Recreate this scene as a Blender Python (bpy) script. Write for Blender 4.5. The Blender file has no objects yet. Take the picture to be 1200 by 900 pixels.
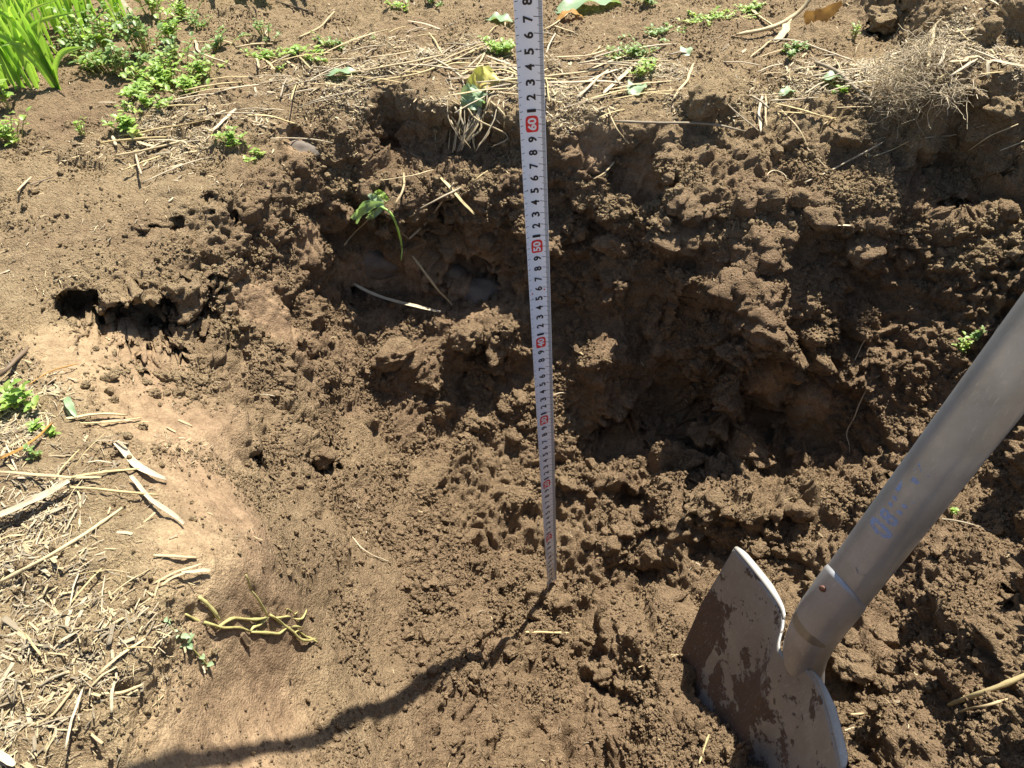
import bpy, bmesh, math, random
import numpy as np
from mathutils import Vector, Matrix, Euler
R = random.Random(7)
rng = np.random.default_rng(11)
SC = bpy.context.scene
COL = SC.collection
RAD = math.radians

# ------------------------------------------------------------------ camera, sky, sun, exposure
CAM = np.array([0.0, -0.492, 0.828]); F = 866.7; PITCH = RAD(44.05)
cF = np.array([0, math.cos(PITCH), -math.sin(PITCH)]); cD = np.array([0, -math.sin(PITCH), -math.cos(PITCH)]); cR = np.array([1.0, 0, 0])
def cam2w(X, Y, Z): return CAM + cR*X + cD*Y + cF*Z
cd = bpy.data.cameras.new('camera'); cam = bpy.data.objects.new('camera', cd); COL.objects.link(cam)
cd.sensor_width = 36; cd.lens = 26.0; cd.clip_start = 0.01; cd.clip_end = 5000
cam.location = CAM; cam.rotation_euler = (math.pi/2-PITCH, 0, 0)
SC.camera = cam
SUN_EL, SUN_AZ = RAD(65), RAD(29)
w = bpy.data.worlds.new('World'); SC.world = w; w.use_nodes = True
nt = w.node_tree; bg = nt.nodes['Background']; sky = nt.nodes.new('ShaderNodeTexSky'); sky.sky_type = 'NISHITA'
sky.sun_disc = False; sky.sun_elevation = SUN_EL; sky.sun_rotation = SUN_AZ
nt.links.new(sky.outputs[0], bg.inputs[0]); bg.inputs[1].default_value = 0.062
sl = bpy.data.lights.new('sun', 'SUN'); so = bpy.data.objects.new('sun', sl); COL.objects.link(so)
sl.energy = 5.0; sl.angle = RAD(0.5); sl.color = (1.0, 0.95, 0.85)
sdir = Vector((math.sin(SUN_AZ)*math.cos(SUN_EL), math.cos(SUN_AZ)*math.cos(SUN_EL), math.sin(SUN_EL)))
so.rotation_euler = sdir.to_track_quat('Z', 'Y').to_euler(); so.location = (1, 2, 3)
SC.view_settings.view_transform = 'Standard'; SC.view_settings.look = 'None'
SC.view_settings.exposure = 1.32; SC.view_settings.gamma = 1.0
try: SC.cycles.max_bounces = 6; SC.cycles.transparent_max_bounces = 6
except Exception: pass

# ------------------------------------------------------------------ materials
def mat(name):
    m = bpy.data.materials.new(name); m.use_nodes = True
    nt = m.node_tree; p = nt.nodes['Principled BSDF']
    return m, nt, p
def N(nt, t, **kw):
    n = nt.nodes.new(t)
    for k, v in kw.items():
        if k in n.inputs: n.inputs[k].default_value = v
        else: setattr(n, k, v)
    return n
def ramp(nt, fac, stops):
    r = nt.nodes.new('ShaderNodeValToRGB'); cr = r.color_ramp
    while len(cr.elements) < len(stops): cr.elements.new(0.5)
    for e, (p, c) in zip(cr.elements, stops): e.position = p; e.color = (*c, 1)
    nt.links.new(fac, r.inputs[0]); return r
def mix(nt, fac, a, b, mode='MIX'):
    m = nt.nodes.new('ShaderNodeMix'); m.data_type = 'RGBA'; m.blend_type = mode
    for sock, v in ((m.inputs[0], fac), (m.inputs[6], a), (m.inputs[7], b)):
        if hasattr(v, 'links'): nt.links.new(v, sock)
        elif isinstance(v, tuple): sock.default_value = (*v, 1)
        else: sock.default_value = v
    return m.outputs[2]
def math_n(nt, op, a, b=0.0, clamp=False):
    m = nt.nodes.new('ShaderNodeMath'); m.operation = op; m.use_clamp = clamp
    for s, v in ((m.inputs[0], a), (m.inputs[1], b)):
        if hasattr(v, 'links'): nt.links.new(v, s)
        else: s.default_value = v
    return m.outputs[0]

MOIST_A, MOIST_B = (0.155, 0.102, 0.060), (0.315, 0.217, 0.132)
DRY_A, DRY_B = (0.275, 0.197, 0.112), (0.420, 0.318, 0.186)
def soil_material(name, use_attr=True, world=None):
    m, nt, p = mat(name); L = nt.links.new
    g = N(nt, 'ShaderNodeTexCoord'); geo = N(nt, 'ShaderNodeNewGeometry')
    P = geo.outputs['Position'] if (use_attr or world) else g.outputs['Object']
    def noise(s, d=5, r=0.6):
        n = N(nt, 'ShaderNodeTexNoise', Scale=s, Detail=d, Roughness=r); L(P, n.inputs['Vector']); return n.outputs[0]
    n1, n2, n3, n4 = noise(9), noise(60, 6, .7), noise(420, 4, .7), noise(1300, 3, .7)
    moist = ramp(nt, n2, [(0.3, MOIST_A), (0.7, MOIST_B)]).outputs[0]
    dry = ramp(nt, n2, [(0.3, DRY_A), (0.72, DRY_B)]).outputs[0]
    if use_attr:
        a = N(nt, 'ShaderNodeAttribute', attribute_name='dry'); dfac = a.outputs['Fac']
        fb = N(nt, 'ShaderNodeAttribute', attribute_name='litter'); lit = fb.outputs['Fac']
        sm = N(nt, 'ShaderNodeAttribute', attribute_name='smooth'); smf = sm.outputs['Fac']
    else:
        dfac = None
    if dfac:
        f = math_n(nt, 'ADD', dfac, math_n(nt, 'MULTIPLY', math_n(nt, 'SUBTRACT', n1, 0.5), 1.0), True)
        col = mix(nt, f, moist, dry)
        # fine pale fibres of chopped straw trodden into the surface
        v = N(nt, 'ShaderNodeTexNoise', Scale=260, Detail=3, Roughness=.65, Distortion=1.6); L(P, v.inputs['Vector'])
        fib = ramp(nt, v.outputs[0], [(0.50, (0, 0, 0)), (0.60, (1, 1, 1))]).outputs[0]
        fibn = ramp(nt, noise(30, 3), [(0.40, (0, 0, 0)), (0.6, (1, 1, 1))]).outputs[0]
        ff = math_n(nt, 'MULTIPLY', math_n(nt, 'MULTIPLY', fib, fibn), math_n(nt, 'MULTIPLY', lit, 0.8))
        col = mix(nt, ff, col, (0.46, 0.37, 0.21))
    else:
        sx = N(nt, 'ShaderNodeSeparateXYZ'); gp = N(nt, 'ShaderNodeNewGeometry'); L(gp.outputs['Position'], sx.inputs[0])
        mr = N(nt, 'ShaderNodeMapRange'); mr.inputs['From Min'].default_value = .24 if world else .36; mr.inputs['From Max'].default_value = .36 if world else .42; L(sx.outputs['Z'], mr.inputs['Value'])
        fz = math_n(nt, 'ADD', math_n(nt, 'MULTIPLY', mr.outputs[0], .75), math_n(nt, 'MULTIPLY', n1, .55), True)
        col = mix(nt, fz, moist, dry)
    col = mix(nt, 1.0, col, ramp(nt, n3, [(0.28, (0.62, 0.6, 0.58)), (0.5, (1, 1, 1)), (0.74, (1.22, 1.2, 1.18))]).outputs[0], 'MULTIPLY')
    # tiny pale mineral grains
    sp = N(nt, 'ShaderNodeTexVoronoi', Scale=330); L(P, sp.inputs['Vector'])
    spk = ramp(nt, sp.outputs['Distance'], [(0.07, (1, 1, 1)), (0.13, (0, 0, 0))]).outputs[0]
    col = mix(nt, math_n(nt, 'MULTIPLY', spk, 0.35), col, (0.42, 0.36, 0.28))
    L(col, p.inputs['Base Color']); p.inputs['Roughness'].default_value = 0.95
    p.inputs['Specular IOR Level'].default_value = 0.12
    # grain relief
    vo = N(nt, 'ShaderNodeTexVoronoi', Scale=520, Randomness=1.0, feature='SMOOTH_F1'); L(P, vo.inputs['Vector'])
    vo2 = N(nt, 'ShaderNodeTexVoronoi', Scale=1150, Randomness=1.0); L(P, vo2.inputs['Vector'])
    h = math_n(nt, 'ADD', math_n(nt, 'MULTIPLY', vo.outputs['Distance'], -1.1), math_n(nt, 'MULTIPLY', vo2.outputs['Distance'], -0.45))
    h = math_n(nt, 'ADD', h, math_n(nt, 'MULTIPLY', n3, 1.6))
    h = math_n(nt, 'ADD', h, math_n(nt, 'MULTIPLY', n4, 0.7))
    b = N(nt, 'ShaderNodeBump', Distance=0.0030, Strength=1.0); L(h, b.inputs['Height']); L(b.outputs[0], p.inputs['Normal'])
    if use_attr:
        L(math_n(nt, 'SUBTRACT', 1.0, math_n(nt, 'MULTIPLY', smf, 0.55)), b.inputs['Strength'])
    return m
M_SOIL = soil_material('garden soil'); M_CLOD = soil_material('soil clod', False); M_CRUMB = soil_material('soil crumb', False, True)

def straw_material(name, a, b, rough=0.55, trans=0.15, streak=1.0):
    m, nt, p = mat(name); L = nt.links.new
    tc = N(nt, 'ShaderNodeTexCoord'); oi = N(nt, 'ShaderNodeObjectInfo')
    mp = N(nt, 'ShaderNodeMapping'); mp.inputs['Scale'].default_value = (60, 1200, 1)
    L(tc.outputs['UV'], mp.inputs['Vector'])
    n = N(nt, 'ShaderNodeTexNoise', Scale=1.0, Detail=4, Roughness=.6); L(mp.outputs[0], n.inputs['Vector'])
    n2 = N(nt, 'ShaderNodeTexNoise', Scale=110, Detail=4, Roughness=.6)
    geo = N(nt, 'ShaderNodeNewGeometry'); L(geo.outputs['Position'], n2.inputs['Vector'])
    at = N(nt, 'ShaderNodeAttribute', attribute_name='tint')
    f = math_n(nt, 'ADD', math_n(nt, 'MULTIPLY', n.outputs[0], .9), math_n(nt, 'MULTIPLY', math_n(nt, 'ADD', oi.outputs['Random'], at.outputs['Fac']), .35))
    f = math_n(nt, 'SUBTRACT', f, 0.15, True)
    c = mix(nt, f, a, b)
    dirt = ramp(nt, n2.outputs[0], [(0.55, (0, 0, 0)), (0.72, (1, 1, 1))]).outputs[0]
    c = mix(nt, math_n(nt, 'MULTIPLY', dirt, .55), c, (0.16, 0.105, 0.06))
    L(c, p.inputs['Base Color']); p.inputs['Roughness'].default_value = rough
    p.inputs['Specular IOR Level'].default_value = 0.3
    bp = N(nt, 'ShaderNodeBump', Distance=0.0006, Strength=0.7); L(n.outputs[0], bp.inputs['Height']); L(bp.outputs[0], p.inputs['Normal'])
    tr = N(nt, 'ShaderNodeBsdfTranslucent'); L(c, tr.inputs[0])
    ms = N(nt, 'ShaderNodeMixShader', Fac=trans); L(p.outputs[0], ms.inputs[1]); L(tr.outputs[0], ms.inputs[2])
    L(ms.outputs[0], nt.nodes['Material Output'].inputs[0])
    return m
M_STRAW = straw_material('bleached straw', (0.32, 0.235, 0.12), (0.60, 0.49, 0.29))
M_STRAWW = straw_material('white weathered straw', (0.34, 0.275, 0.175), (0.60, 0.51, 0.355))
M_GREY = straw_material('grey weathered stem', (0.16, 0.13, 0.085), (0.34, 0.28, 0.19), trans=.03)
M_BROWN = straw_material('dark dead stem', (0.07, 0.047, 0.028), (0.20, 0.14, 0.085), trans=.02)
M_ORANGE = straw_material('rust brown dead leaf', (0.36, 0.16, 0.035), (0.55, 0.32, 0.09), trans=.4)
M_YEL = straw_material('yellow straw', (0.38, 0.29, 0.13), (0.60, 0.49, 0.26), trans=.2)
M_ROOT = straw_material('fine roots', (0.34, 0.27, 0.175), (0.60, 0.50, 0.335), trans=.1)
M_VINE = straw_material('withered yellow green vine', (0.33, 0.29, 0.10), (0.58, 0.52, 0.22), trans=.15)

def leaf_material(name, a, b, trans=0.42, rough=.45):
    m, nt, p = mat(name); L = nt.links.new
    tc = N(nt, 'ShaderNodeTexCoord'); at = N(nt, 'ShaderNodeAttribute', attribute_name='tint')
    n = N(nt, 'ShaderNodeTexNoise', Scale=60, Detail=3); geo = N(nt, 'ShaderNodeNewGeometry'); L(geo.outputs['Position'], n.inputs['Vector'])
    mp = N(nt, 'ShaderNodeMapping'); mp.inputs['Scale'].default_value = (3, 1300, 1); L(tc.outputs['UV'], mp.inputs['Vector'])
    v = N(nt, 'ShaderNodeTexNoise', Scale=1.0, Detail=2); L(mp.outputs[0], v.inputs['Vector'])
    f = math_n(nt, 'ADD', math_n(nt, 'MULTIPLY', n.outputs[0], .5), math_n(nt, 'MULTIPLY', at.outputs['Fac'], .55), True)
    c = mix(nt, f, a, b)
    yl = ramp(nt, n.outputs[0], [(.56, (0, 0, 0)), (.72, (.8, .8, .8))]).outputs[0]
    c = mix(nt, yl, c, tuple(min(1, x*k) for x, k in zip(b, (1.15, .92, 1.1))))
    c = mix(nt, 1.0, c, ramp(nt, v.outputs[0], [(.3, (.75, .78, .7)), (.7, (1.1, 1.1, 1.1))]).outputs[0], 'MULTIPLY')
    L(c, p.inputs['Base Color']); p.inputs['Roughness'].default_value = rough
    tr = N(nt, 'ShaderNodeBsdfTranslucent'); L(mix(nt, 1.0, c, (1.5, 1.6, .8), 'MULTIPLY'), tr.inputs[0])
    ms = N(nt, 'ShaderNodeMixShader', Fac=trans); L(p.outputs[0], ms.inputs[1]); L(tr.outputs[0], ms.inputs[2])
    L(ms.outputs[0], nt.nodes['Material Output'].inputs[0])
    return m
M_GRASS = leaf_material('fresh grass blade', (0.14, 0.28, 0.04), (0.38, 0.53, 0.12), .48)
M_WEED = leaf_material('bright weed leaf', (0.15, 0.27, 0.045), (0.40, 0.53, 0.14), .42)
M_WEED2 = leaf_material('dull weed leaf', (0.09, 0.17, 0.045), (0.26, 0.37, 0.11), .35)
M_PALE = leaf_material('pale blue green leaf', (0.17, 0.27, 0.13), (0.36, 0.47, 0.29), .3)
M_YLEAF = leaf_material('yellowing leaf', (0.42, 0.44, 0.12), (0.70, 0.58, 0.18), .3)

# ------------------------------------------------------------------ small helpers
def link(o, parent=None):
    COL.objects.link(o)
    if parent is not None: o.parent = parent
    return o
def mesh_obj(name, verts, faces, m, parent=None, smooth=True, tint=None, uv=None):
    me = bpy.data.meshes.new(name); me.from_pydata([tuple(map(float, v)) for v in verts], [], faces)
    if smooth: me.polygons.foreach_set('use_smooth', [True]*len(me.polygons))
    if m: me.materials.append(m)
    if tint is not None:
        a = me.attributes.new('tint', 'FLOAT', 'POINT'); a.data.foreach_set('value', np.asarray(tint, dtype=np.float32))
    if uv is not None:
        u = me.uv_layers.new(name='UVMap'); li = np.zeros(len(me.loops), dtype=np.int32); me.loops.foreach_get('vertex_index', li)
        u.data.foreach_set('uv', np.asarray(uv, dtype=np.float32)[li].ravel())
    me.update()
    return link(bpy.data.objects.new(name, me), parent)
def tag(o, label=None, cat=None, group=None, kind=None):
    if label: o['label'] = label
    if cat: o['category'] = cat
    if group: o['group'] = group
    if kind: o['kind'] = kind
    return o
def empty(name, loc, label, cat, group=None):
    e = bpy.data.objects.new(name, None); e.location = tuple(loc); e.empty_display_size = 0.02; link(e)
    return tag(e, label, cat, group)
def adopt(o, e):
    """parent o (built in world coordinates) to e, moving mesh data into e's frame"""
    o.data.transform(Matrix.Translation(-Vector(e.location))); o.parent = e; return o

# ------------------------------------------------------------------ numpy noise
def h3(ix, iy, iz, k=0):
    x = (ix.astype(np.int64)*374761393 + iy.astype(np.int64)*668265263 + iz.astype(np.int64)*2147483647 + k*1274126177) & 0xFFFFFFFF
    x = ((x ^ (x >> 13))*1274126177) & 0xFFFFFFFF; x = ((x ^ (x >> 16))*2246822519) & 0xFFFFFFFF
    return ((x ^ (x >> 15)) & 0xFFFFFF).astype(np.float32)/float(0x1000000)
def vnoise(P, s, k=0):
    Q = P*s; I = np.floor(Q).astype(np.int64); f = (Q-I).astype(np.float32); f = f*f*f*(f*(f*6-15)+10); r = 0
    for dx in (0, 1):
        for dy in (0, 1):
            for dz in (0, 1):
                wgt = (f[:, 0] if dx else 1-f[:, 0])*(f[:, 1] if dy else 1-f[:, 1])*(f[:, 2] if dz else 1-f[:, 2])
                r = r + wgt*h3(I[:, 0]+dx, I[:, 1]+dy, I[:, 2]+dz, k)
    return r*2-1
def fbm(P, s, o=4, k=0, g=0.5):
    r = 0; a = 1
    for i in range(o): r = r + a*vnoise(P, s, k+i*7); s *= 2.07; a *= g
    return r
def lumps(P, cell, k=0, rmin=.35, rmax=.85):
    """height of randomly sized half-sunk balls, 0..1"""
    Q = P/cell; I = np.floor(Q).astype(np.int64); best = np.zeros(len(P), dtype=np.float32)
    for dx in (-1, 0, 1):
        for dy in (-1, 0, 1):
            for dz in (-1, 0, 1):
                a, b, c = I[:, 0]+dx, I[:, 1]+dy, I[:, 2]+dz
                r = rmin+(rmax-rmin)*h3(a, b, c, k+3)**1.5
                d = (Q[:, 0]-a-h3(a, b, c, k))**2+(Q[:, 1]-b-h3(a, b, c, k+1))**2+(Q[:, 2]-c-h3(a, b, c, k+2))**2
                np.maximum(best, np.sqrt(np.maximum(0, r*r-d)).astype(np.float32), out=best)
    return best

# ------------------------------------------------------------------ the shape of the dug ground
# survey points: (column, row, height above the foot of the tape)
CTRL = np.array([
 # surface beyond the pit
 (-500,-200,.42),(0,-200,.42),(600,-200,.42),(1000,-200,.45),(1400,-200,.50),(1800,-200,.5),(-500,-60,.42),(-200,-60,.42),(300,-60,.42),(700,-60,.42),(1300,-60,.52),
 (0,0,.42),(300,0,.42),(600,0,.42),(900,0,.42),(1050,-15,.49),(1050,48,.435),(1200,0,.53),(0,60,.42),(200,60,.42),(400,60,.42),(600,60,.42),(800,60,.42),(960,60,.43),(1100,60,.485),(1200,60,0.47),
 (100,110,.415),(300,105,.42),(430,95,.42),(520,105,.42),(600,105,.42),(700,105,.42),(800,105,.42),(850,85,.43),(930,105,.42),(1040,100,.45),(1100,115,0.445),(1200,110,0.46),
 # rim and wall behind the tape
 (430,122,.41),(520,135,.405),(600,135,.41),(640,128,.412),(740,128,.412),(830,120,.405),(900,128,.405),(960,130,.41),
 (460,165,.345),(540,170,.35),(640,165,0.378),(700,158,0.394),(780,158,0.395),(860,165,0.39),(940,165,0.392),(1010,150,0.403),
 (440,205,0.335),(500,205,0.335),(560,215,0.335),(640,205,0.345),(700,200,0.35),(760,215,0.335),(850,195,0.368),(930,195,0.37),(1000,190,0.378),(1100,180,0.375),(1190,180,0.39),
 (470,245,0.3),(540,255,0.295),(600,255,0.288),(650,262,0.285),(700,255,0.3),(800,240,0.35),(880,245,0.35),(960,240,0.355),(1020,250,0.35),(1100,260,0.335),(1190,260,0.355),
 (400,250,0.3),(385,300,.235),(400,330,.20),(440,300,.205),(440,335,.175),(490,325,.165),(520,290,0.24),(550,325,.135),(580,320,.15),(610,300,0.25),(640,310,0.235),
 (450,372,0.175),(520,362,0.175),(560,352,0.18),(600,340,.20),
 (680,290,0.25),(740,295,0.26),(800,290,0.275),(860,295,0.285),(920,290,0.31),(1000,310,0.275),(1060,320,0.27),(1120,330,0.285),(1200,330,0.305),
 (650,360,0.165),(700,345,0.19),(760,345,.215),(820,335,0.262),(880,340,0.275),(940,345,0.265),(1000,370,0.235),(1050,400,0.215),(1130,400,0.235),(1210,420,0.25),
 (650,400,0.13),(700,395,0.14),(760,400,0.125),(830,400,0.187),(900,410,0.217),(950,430,0.17),(1000,440,0.16),(1060,480,0.165),(1150,480,0.2),(1210,520,0.225),
 (770,460,0.075),(830,465,.08),(890,470,.10),(940,490,.09),(1000,500,.11),(870,520,.055),(920,535,.06),(980,540,.085),(1050,560,0.12),(1120,600,0.165),(1210,620,0.215),
 # left surface, lower litter bank
 (-400,100,.41),(-400,300,.41),(-400,600,.41),(-400,900,.41),(-200,1100,.41),(0,150,.41),(150,150,.41),(290,150,.405),(0,200,.41),(110,205,.41),(250,200,.40),(330,175,.385),
 (0,260,.405),(150,260,.40),(250,255,.385),(0,320,.40),(100,310,.397),(50,360,.395),(0,400,.40),(40,420,.395),(0,500,.405),(80,500,.40),(0,600,.405),(100,600,.405),(0,700,.405),(120,700,.405),(0,800,.405),(120,800,.405),(0,900,.405),(100,900,0.395),(160,900,0.383),
 (200,650,.40),(220,720,0.376),(240,640,0.382),(170,590,.39),(130,520,.39),(100,450,.385),(70,400,.39),(250,790,0.338),(280,720,0.335),
 # left wall of the pit
 (300,200,.385),(350,220,.345),(380,200,.345),(300,260,.355),(340,280,.32),(200,300,.378),(250,310,.35),(300,320,.315),(150,340,.383),(220,345,.36),(350,340,.265),(390,370,.20),(330,400,.25),(270,380,.305),
 (110,390,.375),(140,410,.362),(200,420,.335),(250,420,.31),(150,460,.355),(200,500,.345),(240,480,.318),(260,560,.335),(300,460,.272),(350,450,.225),(300,520,.275),(350,510,.215),(330,580,0.25),(380,560,.185),(300,640,0.345),(340,650,0.285),(330,700,0.3),(320,780,0.265),(370,720,0.215),(380,780,0.215),(400,640,.19),
 (400,420,.18),(400,480,.155),(450,430,.135),(450,490,.105),(440,560,.12),(450,620,.11),(450,700,.135),(450,780,0.145),(420,860,0.188),(300,885,0.285),(360,880,0.236),(510,790,0.115),(480,730,.11),
 # floor
 (400,860,.198),(440,835,.170),(200,900,.358),(200,830,0.37),
 (300,690,0.335),(300,750,0.305),(250,850,0.322),(340,830,0.235),
 (520,440,0.105),(500,520,.065),(500,600,.05),(520,670,.045),(545,745,.045),(580,770,0.005),(600,400,0.14),(590,450,0.09),(600,520,0.045),(560,580,.03),(620,600,.01),(644,683,.0),(600,690,.0),(600,740,-.005),
 (680,470,0.09),(680,540,0.045),(740,520,0.05),(700,620,.015),(700,700,0),(760,600,.03),(820,560,.05),(760,680,.01),(760,760,.005),(680,780,0),(620,840,.01),(570,850,.04),(520,870,.10),(650,900,.01),(720,880,.01),(790,860,.04),
 (840,620,.055),(900,600,.075),(880,680,.04),(800,740,0.03),(820,800,0.05),(860,860,0.07),(900,930,.08),(960,620,.08),(1000,680,.09),(980,760,.10),(1040,720,.135),(1050,800,.15),(1000,860,.14),(1120,700,.20),(1210,720,.26),(1130,800,.22),(1210,850,.29),(1080,900,.21),
 (480,960,.17),(400,960,0.27),(300,960,0.34),(200,980,0.38),(600,1000,.08),(720,1000,.08),(850,1000,.11),(980,1000,.16),(1100,1000,.27),(1200,1000,.35),(600,1100,.24),(800,1100,.27),(600,1230,.41),(300,1150,.41),(900,1200,.41),(1200,1200,.42),
 (1500,1000,.43),(1500,700,.42),(1500,400,.45),(1500,100,.5),(1700,0,.5),(1350,550,.36),(1350,250,.46),(1350,800,.38),
], dtype=float)
BUMP = [ # column, row, half width, half height, height change (m): hollows, clod stacks, undercut holes
 (95,358,22,12,-.030),(160,388,42,14,-.045),(232,368,18,26,-.040),(222,345,30,10,.016),(150,352,36,10,.014),(60,240,70,30,.004),
 (300,545,20,10,-.018),(372,545,22,14,-.030),(330,520,26,9,.010),(262,505,20,8,.006),
 (715,425,38,34,.050),(705,500,36,20,-.014),(590,395,40,25,.024),(470,425,40,24,.022),(600,470,26,20,.012),
 (540,330,36,16,-.03),(420,345,26,12,-.015),(345,168,24,10,-.012),(385,318,26,12,-.014),
 (900,285,30,16,.018),(850,285,34,14,.014),(1020,285,45,25,.020),(830,112,34,18,.022),(760,225,34,24,-.022),
 (870,345,30,22,.02),(890,375,26,14,.018),(720,345,14,34,.02),(790,325,16,14,.014),
 (850,425,14,20,.016),(790,345,12,22,.016),(872,385,38,12,.012),(930,465,10,14,.014),(700,330,12,16,.014),
 (800,560,13,30,-.028),(835,625,16,30,-.032),(765,650,14,28,-.018),(720,522,34,12,-.018),(760,585,16,16,-.014),(862,590,28,18,.018),(690,560,18,14,.012),(1060,650,14,30,-.02),(1165,790,16,50,-.025),(930,690,14,24,-.02),(560,640,10,30,-.010),(495,600,6,20,-.014),
 (840,575,34,26,.020),(800,540,14,26,-.012),(820,610,12,22,-.016),(730,640,30,30,.010),(770,610,24,24,.016),(735,690,18,30,-.012),
 (490,790,20,12,.010),(560,690,10,60,.006),(1000,770,40,26,.03),(940,560,30,20,.010),
 (1170,690,50,60,-.022),(1160,560,40,40,-.014),(1110,90,20,25,.02),(1165,130,34,18,.012),(1180,85,30,16,.02),(1120,250,20,12,-.012),
 (240,230,40,20,.010),(205,180,30,10,.006),(420,840,60,20,.008),(455,150,14,30,-.02),(405,160,16,20,.012),
 (1040,570,30,40,.012),(880,400,60,30,-.006),(1050,20,34,22,.0),(690,170,20,20,-.012),(640,150,20,12,.0),
]
def tps_fit(P, z, lam=2.0):
    d = np.linalg.norm(P[:, None]-P[None], axis=2); K = np.where(d > 0, d*d*np.log(d+1e-9), 0)
    n = len(P); A = np.zeros((n+3, n+3)); A[:n, :n] = K+lam*np.eye(n); Q = np.c_[np.ones(n), P]; A[:n, n:] = Q; A[n:, :n] = Q.T
    return np.linalg.solve(A, np.r_[z, 0, 0, 0])
S = 100.0
cp = CTRL[:, :2]/S; cw = tps_fit(cp, CTRL[:, 2], 0.02)
gx = np.arange(-700, 1901, 10.0); gy = np.arange(-225, 1256, 10.0)
GX, GY = np.meshgrid(gx, gy); G = np.c_[GX.ravel(), GY.ravel()]/S
zz = np.zeros(len(G))
for i in range(0, len(G), 8000):
    d = np.linalg.norm(G[i:i+8000, None]-cp[None], axis=2)
    zz[i:i+8000] = (d*d*np.log(d+1e-9))@cw[:len(cp)] + cw[len(cp)] + G[i:i+8000]@cw[len(cp)+1:]
zz = np.clip(zz.reshape(GX.shape), -.03, .56)
fx = np.arange(-690, 1890, 1.5); fy = np.arange(-220, 1250, 1.5)
ix = (fx-gx[0])/10; iy = (fy-gy[0])/10; x0 = np.floor(ix).astype(int); y0 = np.floor(iy).astype(int); tx = ix-x0; ty = (iy-y0)[:, None]
Z = (zz[y0][:, x0]*(1-tx)+zz[y0][:, x0+1]*tx)*(1-ty) + (zz[y0+1][:, x0]*(1-tx)+zz[y0+1][:, x0+1]*tx)*ty
for (bx, by, wx, wy, dz) in BUMP:
    Z += dz*np.exp(-((fx-bx)/wx)[None]**2-((fy-by)/wy)[:, None]**2)
FX, FY = np.meshgrid((fx-600)/F, (fy-450)/F)
vert = cD[2]*FY+cF[2]; T = (Z-CAM[2])/np.minimum(vert, -0.02)
WX = FX*T; WY = CAM[1]+T*(cD[1]*FY+cF[1])
X0, X1, Y0, Y1, H = -1.25, 1.25, -0.62, 1.12, 0.006
nx = int(round((X1-X0)/H))+1; ny = int(round((Y1-Y0)/H))+1
HZ = np.full((ny, nx), -9.0)
ci = np.round((WX-X0)/H).astype(int); cj = np.round((WY-Y0)/H).astype(int); ok = (ci >= 0)&(ci < nx)&(cj >= 0)&(cj < ny)
np.maximum.at(HZ, (cj[ok], ci[ok]), Z[ok])
mask = HZ > -1
for it in range(400):                       # close what the survey did not reach
    if mask.all(): break
    s = np.zeros_like(HZ); c = np.zeros_like(HZ); A = np.where(mask, HZ, 0)
    for dy, dx in ((0, 1), (0, -1), (1, 0), (-1, 0), (1, 1), (-1, -1), (1, -1), (-1, 1)):
        s += np.roll(np.roll(A, dy, 0), dx, 1); c += np.roll(np.roll(mask.astype(float), dy, 0), dx, 1)
    new = (~mask)&(c > 0); HZ[new] = (s/np.maximum(c, 1))[new]; mask |= new
HZ[~mask] = .42
HZ = (HZ*4+np.roll(HZ, 1, 0)+np.roll(HZ, -1, 0)+np.roll(HZ, 1, 1)+np.roll(HZ, -1, 1))/8
xs = X0+H*np.arange(nx); ys = Y0+H*np.arange(ny)
edge = np.minimum(np.minimum(xs-X0, X1-xs)[None]/.14, np.minimum((ys-Y0)/.10, (Y1-ys)/.14)[:, None]); edge = np.clip(edge, 0, 1); edge = edge*edge*(3-2*edge)
HZ = HZ*edge+.42*(1-edge)
# soil heaped against the face of the shovel blade
KS = 1.19
BLP = cam2w(.196*KS, .181*KS, .5175*KS)+np.array([-.010, 0, -.004]); BLW = cam2w(.205*KS, .2330*KS, .4350*KS)-cam2w(.187*KS, .1295*KS, .600*KS); BLW /= np.linalg.norm(BLW)
_d = -(cR*.2+cD*-.78+cF*-.6); _d /= np.linalg.norm(_d); BLN = np.cross(BLW, _d); BLN = BLN/np.linalg.norm(BLN)*(-1 if BLN[0] > 0 else 1)
HP = []
for (px, py) in ((790,748),(797,775),(806,812),(820,850),(845,890),(900,950)):
    d3 = cR*((px-600)/F)+cD*((py-450)/F)+cF; HP.append(CAM+d3*(np.dot(BLP-CAM, BLN)/np.dot(d3, BLN)))
HP = np.array(HP); seg = np.linspace(0, len(HP)-1, 60); HP = np.c_[[np.interp(seg, range(len(HP)), HP[:, k]) for k in range(3)]].T
XG, YG = np.meshgrid(xs, ys); mound = np.full(HZ.shape, -9.0)
for q in HP:
    dx, dy = XG-q[0], YG-q[1]; side = dx*BLN[0]+dy*BLN[1]; side /= np.hypot(BLN[0], BLN[1])
    dd_ = np.hypot(dx, dy); h_ = q[2]-1.2*np.maximum(0, dd_-.035)-.012*np.exp(-(dd_/.03)**2)-np.where(side < -.006, 30*(-side-.006), 0); np.maximum(mound, h_, out=mound)
kq = .02; HZ = np.where(mound > HZ-kq, np.maximum(HZ, mound)+np.where(np.abs(mound-HZ) < kq, (kq-np.abs(mound-HZ))**2/(4*kq), 0), HZ)
def hz(x, y):
    fxx = np.clip((x-X0)/H, 0, nx-1.001); fyy = np.clip((y-Y0)/H, 0, ny-1.001); i = np.floor(fxx).astype(int); j = np.floor(fyy).astype(int); a = fxx-i; b = fyy-j
    return (HZ[j, i]*(1-a)+HZ[j, i+1]*a)*(1-b)+(HZ[j+1, i]*(1-a)+HZ[j+1, i+1]*a)*b
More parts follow.
